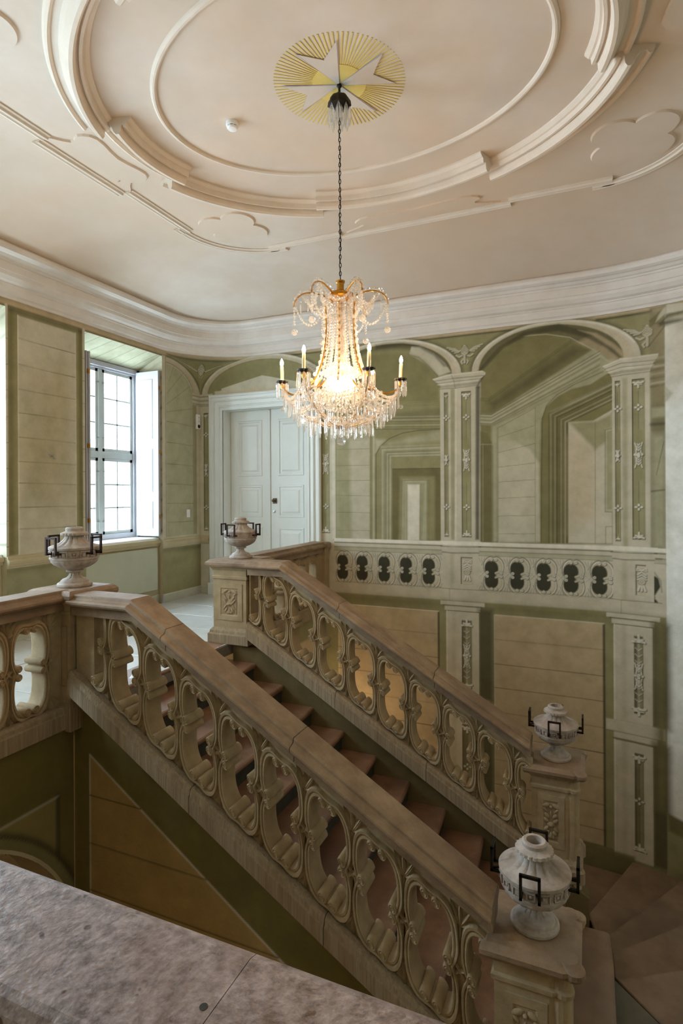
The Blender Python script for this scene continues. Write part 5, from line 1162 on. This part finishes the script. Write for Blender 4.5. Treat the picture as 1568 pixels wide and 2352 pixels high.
# dado rail and baseboards
dp = [(.0, .845), (.012, .85), (.018, .865), (.03, .875), (.034, .895), (.04, .90), (.045, .93), (.035, .945), (.02, .955), (.018, .985), (.0, .99)]
n = 0
for k, P in enumerate((([(-6.13, 1.89), (-6.13, 3.0)]), ([(-6.13, 4.5), (-6.13, 5.62)]), ([(-6.13, 7.12), (-6.13, 8.07), (-5.94, 8.07)]))):
    m = MB(); sweep_p(m, P, dp, False, True); o = m.build('dado_rail', M['plain']); tag(o, 'olive grey dado moulding along the window wall', None, None, 'structure')
    bp_ = [(0, 0), (.022, 0), (.022, .115), (.012, .13), (0, .13)]
    m = MB(); sweep_p(m, P, bp_, False, True); o = m.build('baseboard_left', M['skirt']); tag(o, 'pale green baseboard', None, None, 'structure')
m = MB(); m.box(-6.13, -6.105, 7.095, 7.13, 0, .13); o = m.build('baseboard_corner', M['shut']); tag(o, 'grey metal corner guard on the baseboard by the window', 'corner guard')
# wall hook, sensor, switch
t = thing('wall_hook', 'tiny twisted wire hook on the left wall panel', 'hook', (-6.12, 5.10, 2.18))
m = MB(); m.tube([(-6.13, 5.10, 2.18), (-6.10, 5.10, 2.175), (-6.10, 5.06, 2.16), (-6.10, 5.05, 2.19)], .004, 6); m.tube([(-6.10, 5.10, 2.175), (-6.10, 5.12, 2.14), (-6.10, 5.14, 2.15)], .004, 6); m.tube([(-6.11, 5.04, 2.2), (-6.1, 5.12, 2.19), (-6.11, 5.16, 2.20)], .003, 6); m.build('wire', M['steel'], t)
t = thing('motion_sensor', 'small white wall sensor box on the painted pilaster left of the door', 'sensor', (-6.1, 7.985, 2.93))
m = MB(); m.rbox(-6.13, -6.09, 7.94, 8.025, 2.80, 3.05, .006); m.build('housing', M['plastic'], t); m = MB(); m.lathe([(.002, .006), (.03, .004), (.032, 0)], 16); m.xf(Matrix.Translation((-6.089, 7.982, 2.845)) @ Matrix.Rotation(PI / 2, 4, 'Y')); m.build('lens', M['dark'], t)
for z in (2.93, 3.0): m = MB(); m.ball((-6.09, 7.982, z), .007, 8, 5); m.build('indicator', M['dark'], t)
t = thing('light_switch', 'small white light switch low on the painted arch right of the window', 'switch', (-6.12, 7.73, 1.35))
m = MB(); m.rbox(-6.13, -6.115, 7.69, 7.77, 1.31, 1.39, .003); m.rbox(-6.13, -6.115, 7.69, 7.77, 1.39, 1.44, .003); m.build('plate', M['plastic'], t); m = MB(); m.rbox(-6.116, -6.108, 7.705, 7.755, 1.32, 1.38, .003); m.build('rocker', M['plastic'], t)
# smoke detector
sd = (-2.66, 3.945, CZ); t = thing('smoke_detector', 'round white smoke detector on the ceiling left of the chandelier', 'smoke detector', sd)
m = MB(); m.lathe([(.05, 0), (.052, -.022), (.05, -.03), (.042, -.034)], 28); m.build('base', M['plastic'], t, True)
m = MB(); m.lathe([(.040, -.034), (.040, -.040)], 28); m.build('vent_gap', M['dark'], t, True); m = MB(); m.lathe([(.044, -.041), (.044, -.046), (.036, -.056), (.012, -.062)], 28); m.build('cap', M['plastic'], t, True)
for k in range(8): m = MB(); a = k * PI / 4; m.box(.032, .041, -.005, .005, -.05, -.03); m.xf(Matrix.Rotation(a, 4, 'Z')); m.build('rib', M['plastic'], t, True)
# ------------------------------------------------------------ double door
d = thing('door_1', 'tall white double door with raised panels in a moulded white surround', None, (-4.88, 8.07, 0), kind='structure')
X0, X1, ZT = -5.66, -4.10, 3.10
pr = [(0, 0), (0, .035), (.02, .05), (.045, .05), (.055, .035), (.10, .03), (.11, .045), (.125, .05), (.13, .03), (.19, .022), (.20, .035), (.215, .035), (.22, .02), (.27, .015), (.27, 0)]
def casing(m, e0, e1):  # jambs and head as one mitred moulding ; profile from outside in
    R_ = []
    for (sx, top) in ((-1, 0), (-1, 1), (1, 1), (1, 0)):
        R_.append([((X0 - .27 + o if sx < 0 else X1 + .27 - o), 8.07 - h, (ZT + .27 - o if top else .16)) for o, h in pr])
    m.loft(R_, True, True, False)
m = MB(); casing(m, 0, 1); m.build('casing', M['door'], d)
m = MB(); m.rbox(X0 - .285, X0, 8.0, 8.07, 0, .19, .006); m.rbox(X1, X1 + .285, 8.0, 8.07, 0, .19, .006); m.build('plinth_block', M['door'], d)
m = MB(); m.box(X0 - .03, X0, 8.05, 8.34, 0, ZT + .03); m.box(X1, X1 + .03, 8.05, 8.34, 0, ZT + .03); m.box(X0, X1, 8.05, 8.34, ZT, ZT + .03); m.box(X0 - .03, X1 + .03, 8.33, 8.36, 0, ZT + .03); m.build('jamb_lining', M['door'], d)
def doorleaf(x0, x1):
    m = MB(); m.rbox(x0, x1, 8.285, 8.33, .01, ZT, .004)
    lf = m.build('door_leaf', M['door'], d)
    for q0, q1 in ((1.99, 2.93), (1.30, 1.84), (.55, 1.14), (.16, .42)):
        a, b = x0 + .14, x1 - .14; n_ = [(.0, 0), (.012, .012), (.03, .012), (.042, .0), (.075, .002), (.10, .014), (.11, .014)]; m = MB()
        m.loft([[(u, 8.285 - h, v) for u, v in ((a + e, q0 + e), (b - e, q0 + e), (b - e, q1 - e), (a + e, q1 - e))] for e, h in n_], True, True); p_ = m.build('raised_panel', M['door'], lf)
    return lf
l1 = doorleaf(X0 + .005, -4.885); l2 = doorleaf(-4.865, X1 - .005)
m = MB(); m.rbox(-4.905, -4.865, 8.268, 8.29, .01, ZT - .01, .006); m.build('meeting_stile', M['door'], l1)
m = MB(); m.lathe([(.03, 0), (.03, .006), (.012, .01), (.01, .04), (.026, .05), (.024, .065), (.01, .072)], 16); m.xf(Matrix.Translation((-4.79, 8.285, 1.58)) @ Matrix.Rotation(PI / 2, 4, 'X')); m.rbox(-4.83, -4.75, 8.278, 8.286, 1.53, 1.62, .004); m.build('door_knob', mat('aged_bronze', (74, 60, 44), (96, 80, 58), .4, 40, metal=.8), l2)
m = MB(); m.lathe([(.025, 0), (.025, .006), (.01, .008)], 16); m.xf(Matrix.Translation((-4.80, 8.285, 1.40)) @ Matrix.Rotation(PI / 2, 4, 'X')); m.box(-4.803, -4.797, 8.274, 8.28, 1.385, 1.405); m.build('keyhole_plate', M['steel'], l2)
# ------------------------------------------------------------ chandelier
CHX, CHY = -1.685, 3.894
ch = thing('crystal_chandelier', 'large lit crystal chandelier with candle bulbs hanging on a long chain', 'chandelier', (CHX, CHY, 2.08), math.radians(-4.5 + 23.0))
Zc = 2.08
def zl(z): return z - Zc
def cpt(r, a, z): return (r * math.sin(a), -r * math.cos(a), zl(z))   # a=0 towards the viewer side
m = MB(); m.lathe([(.018, zl(4.73)), (.018, zl(4.71)), (.008, zl(4.70)), (.008, zl(4.66)), (.02, zl(4.655)), (.06, zl(4.63)), (.078, zl(4.60)), (.082, zl(4.565)), (.06, zl(4.555)), (.02, zl(4.55))], 20, mod=lambda k, a: 1 + .08 * math.cos(8 * a)); m.build('canopy', M['black'], ch, True)
link_ = MB(); R_ = []
for k in range(14):
    a = 2 * PI * k / 14; R_.append((.0075 * math.cos(a), 0, .019 * math.sin(a)))
R_ = [tuple(q) for q in R_]
for i in range(14):
    pass
rg = []
for i in range(14):
    a = 2 * PI * i / 14; c = Vector(R_[i]); nrm = Vector((math.cos(a), 0, math.sin(a))); rg.append([tuple(c + nrm * .0028 * math.cos(t) + Vector((0, 1, 0)) * .0028 * math.sin(t)) for t in np.linspace(0, 2 * PI, 6, endpoint=False)])
link_.loft(rg + [rg[0]], True, False, True); ME_L = link_.mesh('chain_link', M['black'])
z = 4.565; k = 0
while z > 3.275:
    o = link(bpy.data.objects.new('chain_link', ME_L), ch); o.location = (0, 0, zl(z)); o.rotation_euler = (0, 0, (k % 2) * PI / 2); z -= .031; k += 1
m = MB(); m.tube([(.006 * math.sin(i * 1.3), .006 * math.cos(i * 1.3), zl(4.58 - i * .0655)) for i in range(21)], .0022, 6); m.build('cord', M['black'], ch, True)
m = MB(); m.lathe([(.012, zl(3.275)), (.034, zl(3.27)), (.034, zl(3.258)), (.027, zl(3.25)), (.026, zl(3.21)), (.032, zl(3.20)), (.10, zl(3.17)), (.115, zl(3.14)), (.10, zl(3.13))], 24); m.build('top_cup', M['brass'], ch, True)
# crystals
bead_me = MB().ball((0, 0, 0), 1, 6, 4)
def beads(m, pts, r):
    for q in pts:
        s = random.uniform(.85, 1.15) * r; n0 = len(m.v); m.v += [(v[0] * s + q[0], v[1] * s + q[1], v[2] * s * 1.15 + q[2]) for v in bead_me.v]; m.f += [tuple(i + n0 for i in f) for f in bead_me.f]; m.sm += [False] * len(bead_me.f)
def spaced(P, d):
    P = [Vector(q) for q in P]; out = [P[0]]; acc = 0
    for a, b in zip(P, P[1:]):
        L = (b - a).length; t = d - acc
        while t <= L: out.append(a.lerp(b, t / L)); t += d
        acc = (acc + L) % d
    return out
def hang(a, b, sag, n=12): a, b = Vector(a), Vector(b); return [a.lerp(b, t) + Vector((0, 0, -4 * sag * t * (1 - t))) for t in np.linspace(0, 1, n)]
def garland(P, r=.0075, d=.017, name='bead_garland'):
    m = MB(); beads(m, spaced(P, d * 1.25), r * 1.25); o = m.build(name, M['bead'], ch, True); o['kind'] = 'stuff'; return o
def prism_mesh(L, r=.0075):
    m = MB(); m.lathe([(r * .2, 0), (r * .9, -.004), (r, -.012), (r, -L + .012), (r * .6, -L + .003), (r * .15, -L)], 6, smooth=False)
    m.lathe([(.001, .02), (.0075, .012), (.001, .002)], 6, smooth=False); return m.mesh('prism', M['crystal'])
PRM = [prism_mesh(L) for L in (.115, .10, .085)]; PRS = prism_mesh(.07, .006)
def prism(q, me): o = link(bpy.data.objects.new('prism', me), ch); o.location = q; o.rotation_euler = (random.uniform(-.05, .05), random.uniform(-.05, .05), random.random() * 3); return o
def balldrop(q, r, name='crystal_ball'): m = MB(); m.ball(q, r, 12, 8); m.sm = [False] * len(m.f); return m.build(name, M['crystal'], ch, True)
for k in range(8):   # icicles at the canopy
    a = k * PI / 4; q = Vector((.075 * math.cos(a), .075 * math.sin(a), zl(4.56))); m = MB(); R_ = [(.002, 0), (.012, -.03), (.016, -.08), (.010, -.12), (.002, -.15)]; m.lathe(R_, 6, (q.x, q.y, q.z), smooth=False); beads(m, [q + Vector((0, 0, .012))], .01); m.build('icicle', M['crystal'], ch, True)
for k in range(8):
    a = k * PI / 4 + .4; q = Vector((.045 * math.cos(a), .045 * math.sin(a), zl(4.55))); m = MB(); m.lathe([(.002, 0), (.010, -.03), (.013, -.09), (.002, -.15)], 6, (q.x, q.y, q.z), smooth=False); m.build('icicle', M['crystal'], ch, True)
A6 = [k * PI / 3 + PI / 6 for k in range(6)]
def quadb(a, b, c, n=12): a, b, c = map(Vector, (a, b, c)); return [a * (1 - t) ** 2 + b * 2 * t * (1 - t) + c * t * t for t in np.linspace(0, 1, n)]
def cub(a, b, c, d_, n=16): a, b, c, d_ = map(Vector, (a, b, c, d_)); return [a * (1 - t) ** 3 + b * 3 * t * (1 - t) ** 2 + c * 3 * t * t * (1 - t) + d_ * t ** 3 for t in np.linspace(0, 1, n)]
for k, a in enumerate(A6):  # crown arms curling over, body rods, candle arms
    P = cub(cpt(.05, a, 3.12), cpt(.15, a, 3.20), cpt(.33, a, 3.24), cpt(.35, a, 3.09)) 
    m = MB(); m.tube(P, .006, 6); m.build('crown_arm', M['brass'], ch, True)
    beads(mm := MB(), spaced([q + Vector((0, 0, .012)) for q in P], .035), .014); mm.build('bead_garland', M['bead'], ch, True)
    garland([cpt(.345, a, 3.10 - .02 * i) for i in range(9)], .007, .016); balldrop(cpt(.345, a, 2.90), .024)
    garland(hang(cpt(.345, a, 3.10), cpt(.14, a + .1, 3.02), .11)); garland(hang(cpt(.30, a, 3.20), cpt(.12, a, 3.08), .06)); garland(hang(cpt(.26, a, 3.2), cpt(.14, a, 3.1), .10))
    a2 = A6[(k + 1) % 6]; garland(hang(cpt(.26, a, 3.18), cpt(.26, a2, 3.18), .12)); garland(hang(cpt(.14, a, 3.14), cpt(.14, a2, 3.14), .05))
    for i, r in enumerate((.18, .24, .30)): prism(cpt(r, a, 3.13 - .01 * i), PRS)
    R1 = [cpt(.125, a + PI / 6, 3.10), cpt(.115, a + PI / 6, 2.9), cpt(.125, a + PI / 6, 2.70), cpt(.15, a + PI / 6, 2.58), cpt(.20, a + PI / 6, 2.50)]
    m = MB(); m.tube(cub(R1[0], cpt(.10, a + PI / 6, 2.85), cpt(.13, a + PI / 6, 2.60), cpt(.24, a + PI / 6, 2.49)), .0065, 6); m.build('body_rod', M['brass'], ch, True)
    garland([Vector(q) * 1.0 + Vector((0, 0, 0)) for q in cub(cpt(.135, a + PI / 6, 3.10), cpt(.112, a + PI / 6, 2.85), cpt(.145, a + PI / 6, 2.62), cpt(.25, a + PI / 6, 2.50))], .011, .04)
    for da, r_ in ((.17, .115), (.34, .105), (-.17, .115)):
        garland(cub(cpt(r_, a + da, 3.12), cpt(r_ - .03, a + da, 2.9), cpt(r_ + .02, a + da, 2.7), cpt(.20, a + da, 2.52)), .0078, .018)
    # candle arm
    AR = cub(cpt(.20, a, 2.50), cpt(.30, a, 2.40), cpt(.40, a, 2.42), cpt(.44, a, 2.50))
    m = MB(); m.tube(AR, .007, 6); m.lathe([(.012, 0), (.018, .02), (.012, .04)], 10, cpt(.44, a, 2.48)); m.build('candle_arm', M['brass'], ch, True)
    c = cpt(.44, a, 2.53); m = MB(); m.lathe([(.01, -.012), (.03, -.008), (.042, .0), (.044, .008), (.03, .006), (.018, .01)], 20, c, mod=lambda k_, t: 1 + .07 * math.cos(8 * t)); m.build('drip_pan', M['black'], ch, True)
    tilt = Matrix.Translation(c) @ Matrix.Rotation(random.uniform(-.03, .03), 4, 'X') @ Matrix.Rotation(random.uniform(-.04, .04), 4, 'Y')
    m = MB(); m.lathe([(.0125, .005), (.0125, .115), (.010, .12), (.004, .121)], 16); m.xf(tilt); cd = m.build('candle', M['candle'], ch, True)
    m = MB(); m.lathe([(.004, .12), (.010, .128), (.0125, .14), (.010, .155), (.004, .17), (.001, .175)], 12); m.xf(tilt); m.build('flame_bulb', M['bulb'], cd, True)
    for i in range(8): b_ = 2 * PI * i / 8 + .2; q = Vector(c) + Vector((.040 * math.cos(b_), .040 * math.sin(b_), -.01)); prism(q, PRM[0])
    balldrop(tuple(Vector(c) + Vector((0, 0, -.20))), .017)
    # lower ribs from candle to the bottom
    RB_ = cub(cpt(.43, a, 2.46), cpt(.36, a, 2.30), cpt(.20, a, 2.20), cpt(.03, a, 2.19)); m = MB(); m.tube(RB_, .004, 6); m.build('basket_rib', M['brass'], ch, True)
    garland([q + Vector((0, 0, .01)) for q in RB_], .010, .022); garland([q + Vector((0, 0, -.01)) for q in RB_], .008, .019)
    for r, z_, sg_ in ((.43, 2.47, .10), (.40, 2.40, .05), (.33, 2.32, .035), (.24, 2.25, .02)):
        H_ = hang(cpt(r, a, z_), cpt(r, a2, z_), sg_); H_ = [q * 1.0 for q in H_]
        for q in H_:  # push outward to the circle
            rr = math.hypot(q.x, q.y); kf = .35 * (r - rr) / max(rr, .01); q.x *= 1 + kf; q.y *= 1 + kf
        garland(H_, .0085, .019)
        n_ = int(r * 17); 
        for i in range(n_):
            q = Vector(H_[0]).lerp(H_[-1], 0); t = (i + .5) / n_ * 11; i0 = int(t); q = H_[i0].lerp(H_[min(i0 + 1, 11)], t - i0); prism(q + Vector((0, 0, -.012)), PRM[i % 3 if r < .42 else 0])
    garland(hang(cpt(.20, a, 2.50), cpt(.20, a2, 2.50), .10)); garland(hang(cpt(.13, a, 2.44), cpt(.13, a2, 2.44), .08)); garland(hang(cpt(.30, a, 2.44), cpt(.16, a2, 2.47), .07)); garland(hang(cpt(.30, a2, 2.44), cpt(.16, a, 2.47), .07))
m = MB(); m.lathe([(.02, zl(3.14)), (.05, zl(3.10)), (.03, zl(3.06)), (.025, zl(3.0)), (.05, zl(2.96)), (.03, zl(2.92)), (.02, zl(2.88)), (.045, zl(2.82)), (.055, zl(2.78)), (.03, zl(2.74)), (.025, zl(2.71)), (.05, zl(2.67)), (.07, zl(2.655)), (.03, zl(2.64)), (.02, zl(2.62))], 18, mod=lambda k, a: 1 + .07 * math.cos(9 * a), smooth=False); m.build('glass_stem', M['crystal'], ch, True)
m = MB(); m.lathe([(.03, zl(2.64)), (.09, zl(2.63)), (.13, zl(2.60)), (.135, zl(2.585)), (.12, zl(2.57)), (.10, zl(2.55)), (.11, zl(2.50)), (.10, zl(2.46)), (.06, zl(2.43)), (.02, zl(2.42))], 24, mod=lambda k, a: 1 + .04 * math.cos(12 * a), smooth=False); m.build('glass_bowl', M['crystal'], ch, True)
for k in range(4):
    a = k * PI / 2 + .5; m = MB(); m.ball(cpt(.05, a, 2.515), .024, 12, 8, (1, 1, 1.35)); m.build('bowl_bulb', M['globe'], ch, True)
m = MB(); m.lathe([(.003, zl(3.14)), (.003, zl(2.19))], 8); m.build('centre_rod', M['brass'], ch, True)
for k in range(12): prism(cpt(.05, k * PI / 6, 2.21), PRM[k % 3])
for k in range(10): prism(cpt(.11, k * PI / 5, 2.225), PRM[k % 3])
for k in range(14): prism(cpt(.12, k * PI / 7, 2.44), PRS)
m = MB(); m.lathe([(.01, zl(2.2)), (.04, zl(2.195)), (.03, zl(2.18)), (.01, zl(2.17))], 16); m.build('bottom_boss', M['black'], ch, True)
garland([(0, 0, zl(2.17 - .015 * i)) for i in range(4)], .0085, .018); balldrop((0, 0, zl(2.085)), .034, 'pendant_ball')
